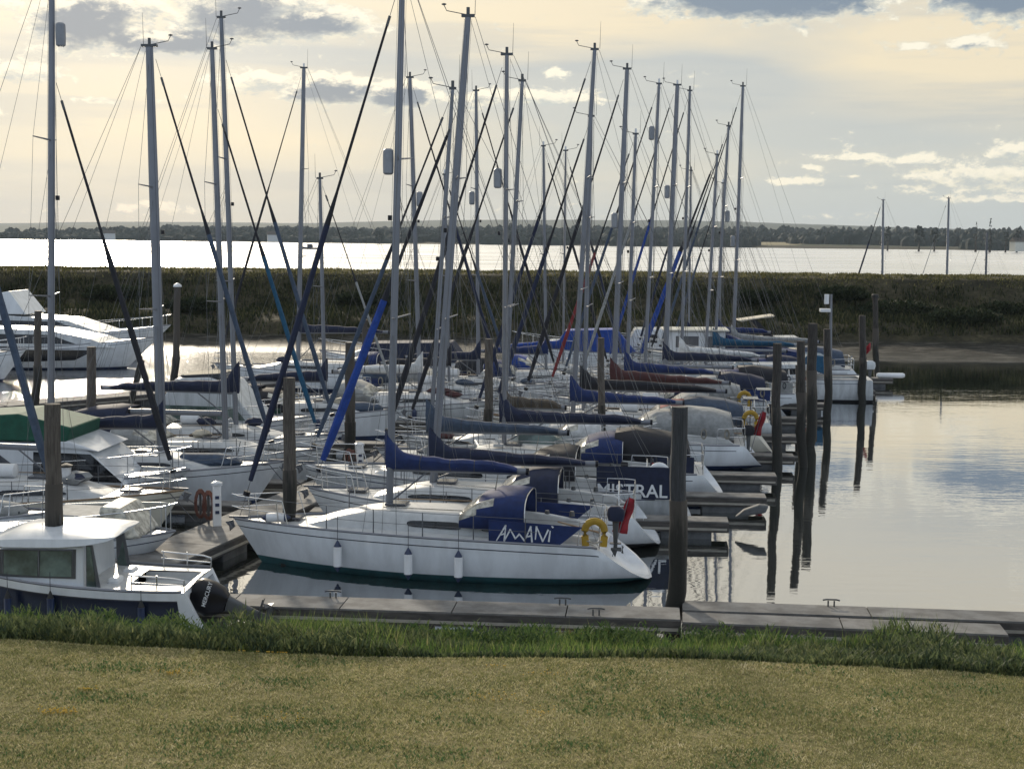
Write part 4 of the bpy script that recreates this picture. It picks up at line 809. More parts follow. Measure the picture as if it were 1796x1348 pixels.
    for k in range(3):                                                        # folded sails and bags on deck
        if rnd() < .5: u = random.choice((.70, .76, .84, .56)); mb = MB(); c = Vector((h.x_at(u), random.uniform(-.3, .3) * h.hb(u), (zt(u) if u < .8 else h.zs(u)) + .12)); mb.ball(c, (random.uniform(.3, .6), .2, .14), 9); mb.v = [(x_ + random.uniform(-.03, .03), y_ + random.uniform(-.03, .03), z_ + random.uniform(-.03, .03)) for x_, y_, z_ in mb.v]; mb.build('sail_bag', random.choice(['cloth_navy', 'cloth_slate', 'cloth_grey', 'cloth_black', 'cloth_maroon', 'cloth_cream']), t, True)
    mb = MB()
    for s in (1, -1): mb.tube([(h.x_at(.9), s * h.hb(.9) * .8, h.zs(.9) + .03), (h.x_at(.97), s * (h.hb(.97) + .05), h.zs(.97) - .02), (h.x_at(1) + .45, s * .6, .52)], .011, 5)
    mb.build('mooring_line', 'rope_dark', t)
BOATS = []
def sailboat(label, mb_px, top_px, Y, L, bow=-1, head=6.0, zf=1.6, mf=.38, B=None, cover='navy', furl='navy', hood=None, hullm='gelcoat', boot='antifoul_blue', stripe='stripe_dark', fb=(.88, .98, 1.22),
             boomL=None, boomz=2.25, scoop=.7, ref=None, r=.075, fore=.97, spr=2, rail=True, wins=((.36, .46), (.52, .70)), furl_r=.055, group='yachts moored along the walkway', wheel=True, coverh=.62, deckm='deck_white', cabin=.42, ensign=False, npost=5, rake=.09, collar=True, boomcol='alloy', lean=0.0, gear=True, split=.4, stern=.78, detail=True, cat='sailing yacht', kickdx=0):
    """bow -1: bow towards the left of the picture; mast foot and masthead are given by where they stand"""
    if Y > 44 and bow < 0 and Y < 100: head += random.uniform(-1.5, 2.5)
    B = B or L * .325; F_ = at(mb_px[0], mb_px[1], Y); top = at(top_px[0], top_px[1], Y + lean)
    a = math.pi - R(head) if bow < 0 else -R(head)
    ca, sa = math.cos(a), math.sin(a); xm = L / 2 - mf * L
    O = Vector((F_.x - ca * xm, Y - sa * xm, 0)); t = thing('sailing_yacht', label, cat, O, a, group)
    def loc(p): d = p - O; return Vector((d.x * ca + d.y * sa, -d.x * sa + d.y * ca, d.z))
    h = Hull(L, B, fb, rake=rake, scoop=scoop, stern=stern); near = 1 if bow < 0 else -1
    make_hull(h, t, hullm, boot, stripe, deckm=deckm)
    zt, W = coachroof(h, t, wins=wins, hc=cabin, m=deckm)
    tl = loc(top); tl.y = 0.0 if abs(tl.y) > .9 else tl.y
    zf_ = zt((xm + L / 2) / L) - .03
    P, g_, be = mast_rig(h, t, O, xm, zf_, tl, boomz, boomL or L * .33, cover, furl, fore_top=fore, spreaders=spr, r=r, reflector=ref, near=near, furl_r=furl_r, coverh=coverh, collar=collar, boomcol=boomcol, extras=detail, furl_split=split)
    E = rails(h, t, near, npost=npost) if rail else None
    if hood: sprayhood(h, t, W, zt, hood)
    cockpit_bits(h, t, wheel)
    if ensign:
        mb = MB(); x0 = h.x_at(.0); zz = h.zs(0); mb.tube([(x0 - .25, near * .35, zz - .3), (x0 - .62, near * .35, zz + 1.15)], .013, 6); mb.build('flagstaff', 'alloy', t)
        mb = MB(); rg = []
        for i in range(9):
            k = i / 8; rg.append([Vector((x0 - .60 + .36 * k - u * (.16 + .16 * k) + .02 * math.sin(k * 9 + u * 2), near * .35 + .06 * math.sin(u * 9 + k * 3), zz + 1.10 - k * .82 - .05 * u)) for u in (0, .33, .66, 1)])
        mb.loft(rg, False); o = mb.build('ensign', 'flag_red', t, True); o.modifiers.new('th', 'SOLIDIFY').thickness = .004
    deck_gear(h, t, zt, W, near, gear)
    BOATS.append((t, h, O, a))
    return t, h, zt, W, loc, E
mat('flag_red', (.30, .010, .022), .8, var=.2, vscale=6)
# ------------------------------------------------------------------ the yachts with bows to the left
def onboat(px, py, O, a, yl):                         # pixel -> local point on the boat's plane y = yl
    d = ray(px, py); c0 = Vector((0, 0, CAMH)) - O; ca, sa = math.cos(a), math.sin(a)
    ly = lambda v: -v.x * sa + v.y * ca; k = (yl - ly(c0)) / ly(d); p = c0 + d * k
    return Vector((p.x * ca + p.y * sa, yl, p.z))
def world(O, a, p): ca, sa = math.cos(a), math.sin(a); return Vector((O.x + p.x * ca - p.y * sa, O.y + p.x * sa + p.y * ca, O.z + p.z))
t, h, zt, W, loc, E = sailboat('white yacht with blue lettered side cloth, blue sprayhood and three white fenders, closest whole boat', (683, 893), (706, -45), 34.7, 10.1, head=8.5, mf=.381, cover='blue', furl='navy', hood='blue', boot='antifoul_teal', ref=(.655, 1), fb=(.86, 1.05, 1.03), B=3.0, furl_r=.062, r=.085, boomL=3.25, boomz=2.40, gear=False, scoop=1.15, wins=((.345, .385), (.43, .56)), ensign=True, npost=6, coverh=.60, stern=.74, rake=.075, wheel=False, spr=2, cabin=.44)
AO, AA, AH = BOATS[-1][2], BOATS[-1][3], BOATS[-1][1]
yl = AH.hb(.2) * .95 + .02
pg = [onboat(x, y, AO, AA, yl) for x, y in ((857, 911), (1022, 924), (976, 960), (857, 956))]
mb = MB(); mb.slab(pg, (0, .012, 0)); wc = mb.build('weather_cloth', 'cloth_blue', t)
def strokes(segs, O, a, yl, wd):
    mb = MB()
    for s in segs:
        q = [onboat(800 + x / 3.99, 780 + y / 3.99, O, a, yl) for x, y in s]
        for p0, p1 in zip(q, q[1:]):
            d = (p1 - p0).normalized(); n_ = Vector((-d.z, 0, d.x)) * wd / 2; mb.slab([p0 - d * .01 + n_ * .7, p1 + d * .01 + n_ * 1.15, p1 + d * .01 - n_ * 1.15, p0 - d * .01 - n_ * .7], (0, .003, 0))
    return mb
LT = [[(871, 947), (887, 921), (884.5, 948)], [(876, 938), (886, 935)], [(884.5, 948), (895, 928), (904, 944), (911, 936), (920, 948)], [(920, 948), (931, 923), (933, 950)], [(924, 941), (932, 939)], [(939, 945), (941, 923), (952, 949), (961.5, 929)], [(965, 931), (962.5, 949)], [(968, 922.5), (970, 924.5)]]
mb = strokes([[((x - 800) * 3.99, (y - 780) * 3.99) for x, y in s_] for s_ in LT], AO, AA, yl + .013, .036); mb.build('lettering', 'lettering', wc)
mb = strokes([[(495, 752), (510, 748), (505, 764), (496, 776), (512, 776)], [(518, 750), (528, 752), (520, 762), (530, 774), (518, 776)], [(482, 790), (512, 782), (540, 792)]], AO, AA, AH.hb(.22) + .012, .012); mb.build('hull_number', 'lettering_dark', t)
# bow name in small script
q0 = onboat(447, 936, AO, AA, .0); tt_ = (q0.x + AH.L / 2) / AH.L
yb = AH.pt(tt_ - .01, q0.z, 1).y; mb = strokes([[(185 - 4 + k * 9, 632 + (k % 2) * 8), (189 - 4 + k * 9, 640 - (k % 2) * 8)] for k in range(-3, 5)], AO, AA, yb + .02, .012)
mb.v = [(x_ , y_, z_) for x_, y_, z_ in mb.v]
# far-side cloth, deck hardware
mb = MB(); mb.slab([Vector((p.x, -yl, p.z)) for p in pg], (0, -.012, 0)); mb.build('weather_cloth', 'cloth_blue', t)
for px, y0 in ((592, 950), (716, 963), (804, 968)):
    p = onboat(px, y0 + 8, AO, AA, AH.hb(.5) + .09); tt_ = (p.x + AH.L / 2) / AH.L; p = onboat(px, y0 + 8, AO, AA, AH.hb(tt_) * 1.0 + .10)
    fender(world(AO, AA, p), {592: 'white fender with dark ends nearest the bow of the white yacht, left of three', 716: 'white fender with dark ends in the middle of the white yacht side, second of three', 804: 'white fender with dark ends right of the other two, below the small window'}[px], AA, ln=.46, r=.10, rope=.62)
p = Vector((AH.x_at(.86), AH.hb(.84) * .62, AH.zs(.84) + .16)); fender(world(AO, AA, p), 'white fender lying on the foredeck of the white yacht', ln=.42, r=.11, tilt=(0, R(88), 0), rope=None, group=None)
def lifebuoy(p, rz, label, m='foam_yellow', s=1.0):
    t = thing('horseshoe_lifebuoy', label, 'lifebuoy', p, rz); mb = MB(); pts = [(0.0, 0, 0)] * 0
    pts = [Vector((-.20 * s, 0, -.33 * s)), Vector((-.22 * s, 0, -.1 * s))] + [Vector((-.22 * s * math.cos(k), 0, .02 + .22 * s * math.sin(k))) for k in [math.pi * j / 10 for j in range(11)]] + [Vector((.22 * s, 0, -.1 * s)), Vector((.20 * s, 0, -.33 * s))]
    mb.tube(pts, [(.055 * s, .085 * s)] * len(pts), 10); mb.build('float', m, t, True); mb = MB(); mb.tube([(-.2 * s, .03, -.2 * s), (0, .05, -.26 * s), (.2 * s, .03, -.2 * s)], .02, 5); mb.build('strap', 'rope', t); return t
p = onboat(1043, 932, AO, AA, AH.hb(.03) * .95 + .10); lifebuoy(world(AO, AA, p), AA, 'yellow horseshoe lifebuoy on the stern rail of the white yacht')
def outboard(p, rz, label, m='cloth_navy', s=1.0, tilt=0.0):
    t = thing('outboard_motor', label, 'outboard motor', p, rz); t.rotation_euler = (0, tilt, rz); mb = MB()
    def rg(z, a, b, dx=0): return [(dx + a * s * math.copysign(abs(math.cos(k)) ** .6, math.cos(k)), b * s * math.copysign(abs(math.sin(k)) ** .6, math.sin(k)), z * s) for k in [2 * math.pi * j / 14 for j in range(14)]]
    mb.loft([rg(-.02, .12, .10), rg(0, .20, .15), rg(.15, .24, .17), rg(.30, .22, .16, .0), rg(.38, .12, .09, .02)]); mb.build('cowl', m, t, True)
    mb = MB(); mb.loft([rg(-.75, .05, .025), rg(-.3, .07, .04), rg(-.03, .09, .06)]); mb.box((0, 0, -.62 * s), (.3 * s, .16 * s, .02)); mb.tube([(-.16 * s, 0, -.78 * s), (.12 * s, 0, -.78 * s)], [.06 * s, .035 * s], 8)
    mb.slab([(-.05, -.008, -.8 * s), (.1, -.008, -.8 * s), (.0, -.008, -1.0 * s)], (0, .016, 0)); mb.build('leg', 'alloy_dark', t, True)
    mb = MB()
    for k in range(3): a = k * 2.09; mb.slab([(-.2 * s, 0, -.78 * s), (-.17 * s, .11 * s * math.cos(a) - .04 * math.sin(a), -.78 * s + .11 * s * math.sin(a)), (-.22 * s, .11 * s * math.cos(a + .6), -.78 * s + .11 * s * math.sin(a + .6))], (.012, 0, 0))
    mb.build('propeller', 'alloy_dark', t); return t
p = onboat(1080, 912, AO, AA, .95); outboard(world(AO, AA, p), AA, 'small outboard motor under a navy cover on the white yacht stern rail', s=.85)
SB = sailboat
SB('white yacht with a bright blue furled headsail, second from the shore on the right side', (760, 842), (821, 30), 38.3, 9.3, mf=.36, cover='navy', furl='royal', hood='navy', fore=.80, ref=None, split=.46, r=.10, boomL=4.2, boomz=2.0, furl_r=.085, hullm='gelcoat', boot='antifoul_black', gear=False, ensign=False, npost=6, coverh=.62)
t, h, zt, W, loc, E = SB('yacht with a dark navy side cloth lettered in white capitals, third from the shore', (752, 815), (794, 157), 41.9, 11.2, mf=.33, cover='slate', furl='slate', hood='black', hullm='gelcoat_old', r=.06, boomL=3.9, boomz=2.35, stripe='stripe_navy', fb=(.95, 1.05, 1.3), head=6, gear=False)
O, a = BOATS[-1][2], BOATS[-1][3]; yl = h.hb(.15) * .95 + .03
pg = [onboat(x, y, O, a, yl) for x, y in ((1046, 816), (1180, 820), (1180, 876), (1046, 873))]; mb = MB(); mb.slab(pg, (0, .012, 0)); wc = mb.build('weather_cloth', 'cloth_navy', t)
c = onboat(1108, 871, O, a, yl + .016); mb = place_text(text_mb('MISTRAL', .50, .002, .006), c, (-1, 0, 0.0), (0, 0, 1)); mb.build('lettering', 'lettering', wc)
SB('white yacht on the widest mast with a rounded radar reflector, dark furled headsail', (884, 774), (889, 97), 45.4, 10.8, mf=.37, cover='navy', furl='black', hood='blue', hullm='gelcoat', r=.11, boomL=4.5, boomz=2.2, ref=(.69, 1), furl_r=.07, head=6, coverh=.62)
SB('slim masted white yacht just right of the widest mast, short brown boom cover', (883, 745), (916, 143), 48.9, 9.4, mf=.37, cover='brown', furl='black', hullm='gelcoat_old', hood='white', boomL=2.0)
SB('tall yacht with a bright blue boom cover behind the second outer pile', (1004, 725), (1043, 88), 51.6, 10.4, mf=.36, cover='blue', furl='navy', hood='grey', hullm='gelcoat', r=.085, boomL=3.8, boomz=2.15, ref=None, ensign=True)
SB('yacht with a black boom cover and red sprayhood', (1024, 705), (1037, 205), 54.8, 10.6, mf=.34, cover='black', furl='navy', hood='red', hullm='gelcoat_cream', boomL=5.2, boomz=2.25, furl_r=.07, stripe='stripe_navy')
SB('yacht with long crosstrees at the masthead and a dark red boom cover', (1075, 690), (1100, 122), 58.0, 10.5, mf=.36, cover='maroon', furl='black', hood='grey', hullm='gelcoat_old', r=.10, boomL=4.5, furl_r=.065, ref=(.55, 1))
SB('short masted yacht with a long blue boom cover', (1099, 672), (1115, 236), 61.4, 9.2, mf=.38, cover='blue', furl='red', hood='navy', boomL=3.8, boomz=2.3, coverh=.62, hullm='gelcoat')
SB('yacht with a box radar reflector high on the left of its mast', (1130, 655), (1156, 148), 64.8, 10.2, cover=None, furl='slate', hood='grey', ref=(.84, 1), boomL=3.8, hullm='gelcoat_old')
SB('wide masted yacht left of the two slim right-hand masts, with a reflector halfway up', (1166, 645), (1188, 150), 68.2, 10.8, cover='navy', furl='grey', hood='blue', r=.115, ref=(.64, 1), boomL=4.2, hullm='gelcoat')
SB('slim masted yacht right of the wide reflector mast', (1195, 633), (1210, 160), 71.4, 10.2, cover='white', furl='royal', hood='teal', boomL=4.0, ensign=True, hullm='gelcoat_cream')
SB('yacht with a bright blue furled headsail near the right end of the moored row', (1237, 625), (1258, 272), 74.6, 9.6, cover=None, furl='royal', hood='blue', furl_r=.1, boomL=4.0, ref=None)
SB('yacht with a windvane masthead second from the right end', (1253, 615), (1278, 222), 77.8, 9.8, cover='teal', furl='black', hood='navy', ref=(.62, -1), boomL=4.4, hullm='gelcoat_old')
SB('tallest yacht at the right end of the moored row', (1286, 606), (1303, 152), 81.0, 11.4, cover='grey', furl='slate', hood='cream', ref=(.43, 1), boomL=4.6, r=.09, hullm='gelcoat')
SB('small yacht with a dark thin mast behind the right-hand row', (1208, 600), (1212, 300), 84.6, 8.2, cover='navy', furl='navy', hood=None, r=.06, spr=1, boomL=3, hullm='gelcoat')
SB('small yacht with the shortest mast among the right-hand masts', (1262, 596), (1268, 322), 88.0, 8.0, cover='blue', furl='slate', hood='blue', r=.06, spr=1, boomL=3, hullm='gelcoat_old')
# ------------------------------------------------------------------ bows to the right, left side of the walkway
SL = 'yachts moored left of the walkway'
SB('pale yacht cut by the left edge with a dark furled headsail crossing the green canopy', (-112, 900), (-140, 20), 35.6, 8.6, bow=1, head=4, mf=.37, cover='black', furl='slate', hullm='gelcoat_old', hood=None, furl_r=.075, r=.07, group=SL, fb=(.8, .92, 1.15))
SB('cream hulled yacht whose mast stands behind the left timber pile', (90, 868), (91, -70), 38.4, 9.6, bow=1, head=4, mf=.37, cover=None, furl='black', fore=.77, hullm='gelcoat_cream', hood=None, ref=(.86, 1), r=.09, group=SL, furl_r=.065, fb=(.95, 1.0, 1.2))
SB('white yacht with a dark stripe and a very thick grey mast on the left', (284, 795), (262, 82), 42.8, 10.2, bow=1, head=5, mf=.35, cover='navy', furl='slate', hood='black', stripe='stripe_dark', hullm='gelcoat', r=.135, group=SL, boomL=3.0, furl_r=.06, fb=(.95, 1.05, 1.3))
SB('white yacht on the left of a close pair of masts', (396, 775), (372, 87), 46.2, 9.2, bow=1, head=5, mf=.35, cover=None, furl='teal', fore=.85, hood='grey', hullm='gelcoat_old', r=.09, group=SL, furl_r=.06)
SB('white yacht, right of a close pair of masts, long navy boom cover pointing left', (414, 758), (388, 32), 49.8, 10.4, bow=1, head=5, mf=.35, cover='navy', furl='slate', hood='navy', r=.085, boomL=4.6, boomz=2.55, fore=.9, group=SL, coverh=.8, furl_r=.06)
SB('small yacht with a stubby domed masthead and thin mast', (570, 700), (561, 314), 57.0, 8.0, bow=1, head=5, cover='navy', furl='grey', hood='black', r=.075, spr=1, boomL=3.2, group=SL, furl_r=.04, hullm='gelcoat')
SB('yacht just right of the tallest mast with a white lamp halfway up', (737, 680), (719, 137), 60.6, 9.8, bow=1, head=5, cover='white', furl='navy', hood='grey', r=.09, ref=(.62, 1), group=SL, hullm='gelcoat_old', furl_r=.06, boomL=3.6)
SB('small yacht half hidden behind the leaning grey mast', (788, 660), (780, 307), 64.2, 8.0, bow=1, head=5, cover='black', furl='slate', hood=None, r=.06, spr=1, group=SL, boomL=3)
SB('yacht with a thin upright mast between the leaning mast and the widest one', (839, 648), (835, 160), 67.6, 10.2, bow=1, head=5, cover='navy', furl='black', hood='grey', r=.085, ref=(.63, -1), group=SL, hullm='gelcoat')
SB('small yacht with a pointed masthead left of the T shaped masthead', (958, 635), (953, 257), 71.2, 8.6, bow=1, head=5, cover='blue', furl='black', hood='blue', r=.07, spr=1, group=SL, boomL=3.2)
SB('small yacht with a wide T shaped masthead', (988, 622), (992, 265), 74.8, 8.6, bow=1, head=5, cover='royal', furl='navy', hood='royal', r=.08, spr=1, group=SL, boomL=3.2)
SB('tall yacht far behind the close pair of masts, blue cockpit cover', (523, 622), (533, 120), 75.5, 12.0, bow=-1, head=3, mf=.36, cover='navy', furl='black', hood='blue', r=.11, group='yachts on the far pontoon', boomL=4.6, boomz=2.9)
for i, (b_, tp, Y, L, lb) in enumerate((((1547, 512), (1549, 351), 170, 9.5, 'yacht beyond the bank with a dark furled headsail, left of three'), ((1660, 512), (1664, 348), 172, 9.8, 'yacht beyond the bank, middle one of three'), ((1728, 512), (1731, 408), 178, 7.5, 'smallest yacht beyond the bank, by the tall poplar'))):
    SB(lb, b_, tp, Y, L, head=2, furl='navy' if i == 0 else None, cover='navy', r=.13, wires=None) if False else SB(lb, b_, tp, Y, L, head=2, furl='navy' if i == 0 else 'grey', cover='navy', r=.13, group='yachts moored beyond the bank', furl_r=.08 if i == 0 else .03, detail=False)
# ------------------------------------------------------------------ motor boats
def prism(out, wf, n_in=1.0):
    mb = MB(); n = len(out); b = 0
    mb.v = [(x, wf(z), z) for x, z in out] + [(x, -wf(z), z) for x, z in out]
    mb.face(range(n)); mb.face([n + k for k in range(n)][::-1])
    for k in range(n): mb.face((k, n + k, n + (k + 1) % n, (k + 1) % n))
    return mb
def cruiser(label, bowpx, Y, L, bow, head, parts, wins, fb=(.9, 1.0, 1.35), hullm='gelcoat', boot='antifoul_blue', upper=None, B=None, stripe='stripe_navy', group='motor boats', rail=True, name='motor_boat', cat='motor boat', scoop=.1, band=.3):
    B = B or L * .34; a = math.pi - R(head) if bow < 0 else -R(head); ca, sa = math.cos(a), math.sin(a)
    P_ = at(bowpx, 600, Y); O = Vector((P_.x - ca * L / 2, Y - sa * L / 2 * 1.0, 0)); t = thing(name, label, cat, O, a, group)
    h = Hull(L, B, fb, rake=.13, scoop=scoop, stern=.9, motor=True); make_hull(h, t, hullm, boot, stripe, upper=upper, band=band)
    for nm, m, out, wd, tum in parts:
        mb = prism(out, lambda z: wd - tum * (z - out[0][1])); mb.build(nm, m, t, bevel=.05)
    for nm, m, out, wd, tum, z0 in wins:
        wf = lambda z: wd - tum * (z - z0)
        for s in (1, -1):
            mb = MB(); mb.slab([(x, s * (wf(z) + .004), z) for x, z in out], (0, s * .012, 0)); mb.build(nm, m, t)
    if rail:
        E = lambda u, s, dz: Vector((h.x_at(u), s * h.hb(u) * .93, h.zs(u) + dz)); mb = MB(); us = [.5, .62, .74, .85, .93, .975]
        mb.tube([E(u, 1, .5 + .15 * u) for u in us] + [Vector((h.x_at(1) + .05, 0, h.zs(1) + .68))] + [E(u, -1, .5 + .15 * u) for u in us[::-1]], .016, 6)
        for u in us:
            for s in (1, -1): mb.tube([E(u, s, 0), E(u, s, .5 + .15 * u)], .013, 5)
        mb.build('bow_rail', 'steel', t, True)
    BOATS.append((t, h, O, a)); return t, h, O, a
# near left pilothouse boat
a = math.pi - R(3); L = 6.1; O = Vector((-8.70, 29.35, -.06)); t = thing('pilothouse_boat', 'small white cabin boat with navy lower hull and outboard at the lower left', 'motor boat', O, a, 'motor boats')
h = Hull(L, 2.45, (1.02, 1.12, 1.5), rake=.1, scoop=.62, stern=.9, motor=True); make_hull(h, t, 'gelcoat_navy', 'antifoul_blue', 'stripe_dark', upper='gelcoat', band=.36); BOATS.append((t, h, O, a))
mb = prism([(-1.05, 1.0), (2.2, 1.25), (1.75, 1.48), (1.22, 1.52), (.58, 2.10), (-1.02, 2.12)], lambda z: 1.02 - .10 * (z - 1.0)); mb.build('cabin', 'gelcoat', t, bevel=.03)
for s in (1, -1):
    def sp3(pts, m, nm, th=.010, off=.004, par=t):
        mb = MB(); mb.slab([(x, s * (1.02 - .10 * (z - 1.0) + off), z) for x, z in pts], (0, s * th, 0)); return mb.build(nm, m, par)
    sp3([(1.17, 1.53), (.66, 2.04), (-.88, 2.06), (-.88, 1.49), (.1, 1.50)], 'alloy_dark', 'window_surround')
    f_ = sp3([(.55, 1.56), (.55, 2.02), (-.12, 2.02), (-.12, 1.53)], 'glass_green', 'window', .014, .006); sp3([(-.17, 1.53), (-.17, 2.02), (-.80, 2.03), (-.80, 1.53)], 'glass_green', 'window', .014, .006); sp3([(1.08, 1.56), (.64, 1.98), (.62, 1.56)], 'glass_green', 'window', .014, .006)
    mb = MB(); yy = s * (1.02 - .10 * .8 + .028)
    mb.tube([(.58, yy, 1.53), (.58, yy, 2.045), (-.83, yy, 2.05), (-.83, yy, 1.51), (.58, yy, 1.53)], .012, 5); mb.tube([(-.145, yy, 1.52), (-.145, yy, 2.05)], .013, 5); mb.build('window_frame', 'alloy', t)
    mb = MB(); mb.slab([(-1.08, s * .93, 1.1), (-1.40, s * .95, 1.1), (-1.22, s * .92, 2.15), (-1.08, s * .9, 2.15)], (0, s * .03, 0)); mb.build('door_pillar', 'alloy_grey', t)
    mb = MB(); mb.slab([(-1.10, s * .93, 1.05), (-1.32, s * .94, 1.05), (-1.18, s * .92, 2.12), (-1.10, s * .91, 2.12)], (0, s * .04, 0)); mb.build('aft_window', 'glass_green', t)
    mb = MB(); z0 = 1.34; mb.tube([(-1.35, s * 1.10, z0), (-2.25, s * 1.06, z0 - .06), (-2.42, s * 1.03, z0 - .1), (-2.42, s * 1.03, 1.02)], .018, 6); mb.tube([(-1.35, s * 1.10, z0 - .14), (-2.4, s * 1.04, z0 - .2)], .015, 6)
    for xx in (-1.4, -1.9): mb.tube([(xx, s * 1.09, z0), (xx, s * 1.09, 1.05)], .015, 6)
    mb.build('hand_rail', 'steel', t, True)
    mb = MB(); mb.tube([(1.9, s * .9, 1.52), (.9, s * 1.03, 1.46), (.2, s * 1.04, 1.46), (-.1, s * 1.045, 1.30)], .014, 6); mb.build('grab_rail', 'steel', t, True)
mb = MB(); mb.slab([(1.30, .78, 1.56), (.64, .72, 2.10), (.64, -.72, 2.10), (1.30, -.78, 1.56)], (.02, 0, .03)); mb.build('windscreen', 'glass_green', t)
rg = []
for x_, zb_, zt_, w_ in ((1.02, 2.11, 2.13, .70), (.85, 2.10, 2.24, .92), (.5, 2.10, 2.34, 1.02), (0, 2.11, 2.38, 1.06), (-.6, 2.12, 2.38, 1.06), (-1.1, 2.16, 2.37, 1.03), (-1.5, 2.23, 2.34, .92), (-1.62, 2.28, 2.31, .8)):
    rg.append([(x_, w_, zb_), (x_, w_ * .97, (zb_ * .4 + zt_ * .6)), (x_, w_ * .75, zt_ - .02), (x_, 0, zt_ + .02), (x_, -w_ * .75, zt_ - .02), (x_, -w_ * .97, (zb_ * .4 + zt_ * .6)), (x_, -w_, zb_), (x_, 0, zb_ - .01)])
mb = MB(); mb.loft(rg); mb.build('roof', 'gelcoat', t, True)
mb = MB(); mb.tube([(-.35, .3, 2.44), (-.35, .3, 2.62)], .01, 4); mb.tube([(.2, -.2, 2.43), (.15, -.2, 3.6)], [.008, .004], 4); mb.build('antenna', 'alloy_dark', t)
for y_, hh_ in ((.45, .42), (-.5, .36)): mb = MB(); mb.box((-1.5, y_, 1.22), (.24, .42, hh_)); mb.build('seat', 'white_plastic', t, bevel=.06)
EG = thing('outboard_motor', 'large black outboard tilted up on the stern of the small cabin boat, vertical white lettering', 'outboard motor', world(O, a, Vector((-3.12, .35, .80))), a); EG.rotation_euler = (0, R(72), a)
def rr(z, ax_, by, dx=0): return [(dx + ax_ * math.copysign(abs(math.cos(k)) ** .55, math.cos(k)), by * math.copysign(abs(math.sin(k)) ** .7, math.sin(k)), z) for k in [2 * math.pi * j / 18 for j in range(18)]]
mb = MB(); mb.loft([rr(-.12, .16, .14), rr(0, .26, .19), rr(.18, .32, .21, .02), rr(.40, .30, .20, .0), rr(.52, .20, .15, -.03), rr(.56, .08, .07, -.05)]); mb.build('cowl', 'black_plastic', EG, True)
mb = MB(); mb.loft([rr(-.13, .15, .10), rr(-.45, .11, .06, .02), rr(-.75, .08, .035, .03), rr(-1.0, .07, .02, .03)]); mb.slab([(-.3, -.09, -.74), (.22, -.05, -.74), (.22, .05, -.74), (-.3, .09, -.74)], (0, 0, .02)); mb.tube([(-.2, 0, -.9), (.2, 0, -.9)], [.07, .04], 10); mb.slab([(-.05, -.01, -1.0), (.12, -.01, -1.0), (-.02, -.01, -1.25)], (0, .02, 0)); mb.build('leg', 'alloy_dark', EG, True)
mb = MB()
for k in range(3):
    q = k * 2.09 + .4; mb.slab([(-.22, 0, -.9), (-.19, .17 * math.cos(q), -.9 + .17 * math.sin(q)), (-.24, .17 * math.cos(q + .7), -.9 + .17 * math.sin(q + .7))], (.014, 0, 0))
mb.build('propeller', 'alloy_dark', EG)
mb = place_text(text_mb('MERCURY', .105, .002, .001), (-.10, .200, .20), (-1, 0.0, 0), (0, 0, 1)); 
mb.v = [(v[0] , v[1] + .012, v[2]) for v in mb.v]; mb.build('lettering', 'lettering', EG)
for o in list(t.children):
    nm = o.name.split('.')[0]
    if nm in ('cabin', 'window_surround', 'window', 'window_frame', 'door_pillar', 'aft_window', 'grab_rail', 'windscreen', 'roof', 'antenna', 'seat'): o.location.x += .62; o.location.z -= .27
EG.location = world(O, a, Vector((-3.0, .5, .72))); EG.scale = (1.1, 1.1, 1.1)
# mooring lines and side fender lines of the near boat
for px, y0, y1, lb in ((15, 1002, 1045, 'dark fender line on the small cabin boat near the left edge'), (90, 1002, 1065, 'dark fender line below the cabin window of the small boat'), (249, 1018, 1060, 'dark fender line by the cockpit rail of the small boat')):
    p = onboat(px, y0, O, a, 1.24); fender(world(O, a, p + Vector((0, 0.08, -.50))), lb.replace('line', 'and line'), a, col='stripe_navy', endm='rubber', ln=.3, r=.07, rope=.38)
# boats further left
cruiser('low open boat with a silver cover and clear windscreen by the walkway', 303, 33.9, 6.6, 1, 4, [('silver_cover', 'cloth_grey', [(.3, .9), (1.75, .9), (1.65, 1.42), (.4, 1.46)], .72, .05), ('windscreen', 'vinyl_clear', [(1.6, .9), (2.7, .95), (2.25, 1.62), (1.75, 1.66)], .75, .1), ('cabin', 'gelcoat', [(-2.6, .8), (-.2, .8), (-.3, 1.05), (-2.5, 1.05)], .8, .1)], [], fb=(.72, .8, .98), B=2.3, rail=True)
t, h, O, a = BOATS[-1]; c = onboat(14, 943, O, a, -h.hb(.3) - .012); mb = place_text(text_mb('d Foul', .16, .001, .0), c, (1, 0, 0), (0, 0, 1)); mb.build('name_lettering', 'lettering_dark', t)
cruiser('white cabin cruiser under a green canopy at the left edge', 330, 41.2, 9.8, 1, 4, [('cabin', 'gelcoat', [(-4.2, 1.0), (3.5, 1.0), (2.55, 1.85), (2.15, 2.12), (-4.2, 2.18)], 1.35, .12), ('canopy', 'cloth_green', [(-4.2, 2.2), (1.85, 2.16), (1.95, 2.55), (.4, 2.90), (-1.8, 2.74), (-4.2, 2.72)], 1.28, .25), ('visor', 'gelcoat', [(1.2, 2.02), (2.75, 1.92), (1.9, 2.2), (1.2, 2.22)], 1.30, .1)],
        [('windscreen', 'window_dark', [(.9, 1.15), (3.42, 1.08), (2.5, 1.84), (.9, 1.88)], 1.35, .12, 1.0), ('window', 'window_grey', [(-2.6, 1.2), (-.35, 1.2), (.35, 1.5), (-.2, 1.88), (-2.6, 1.9)], 1.35, .12, 1.0)], fb=(1.05, 1.0, 1.25), hullm='gelcoat')
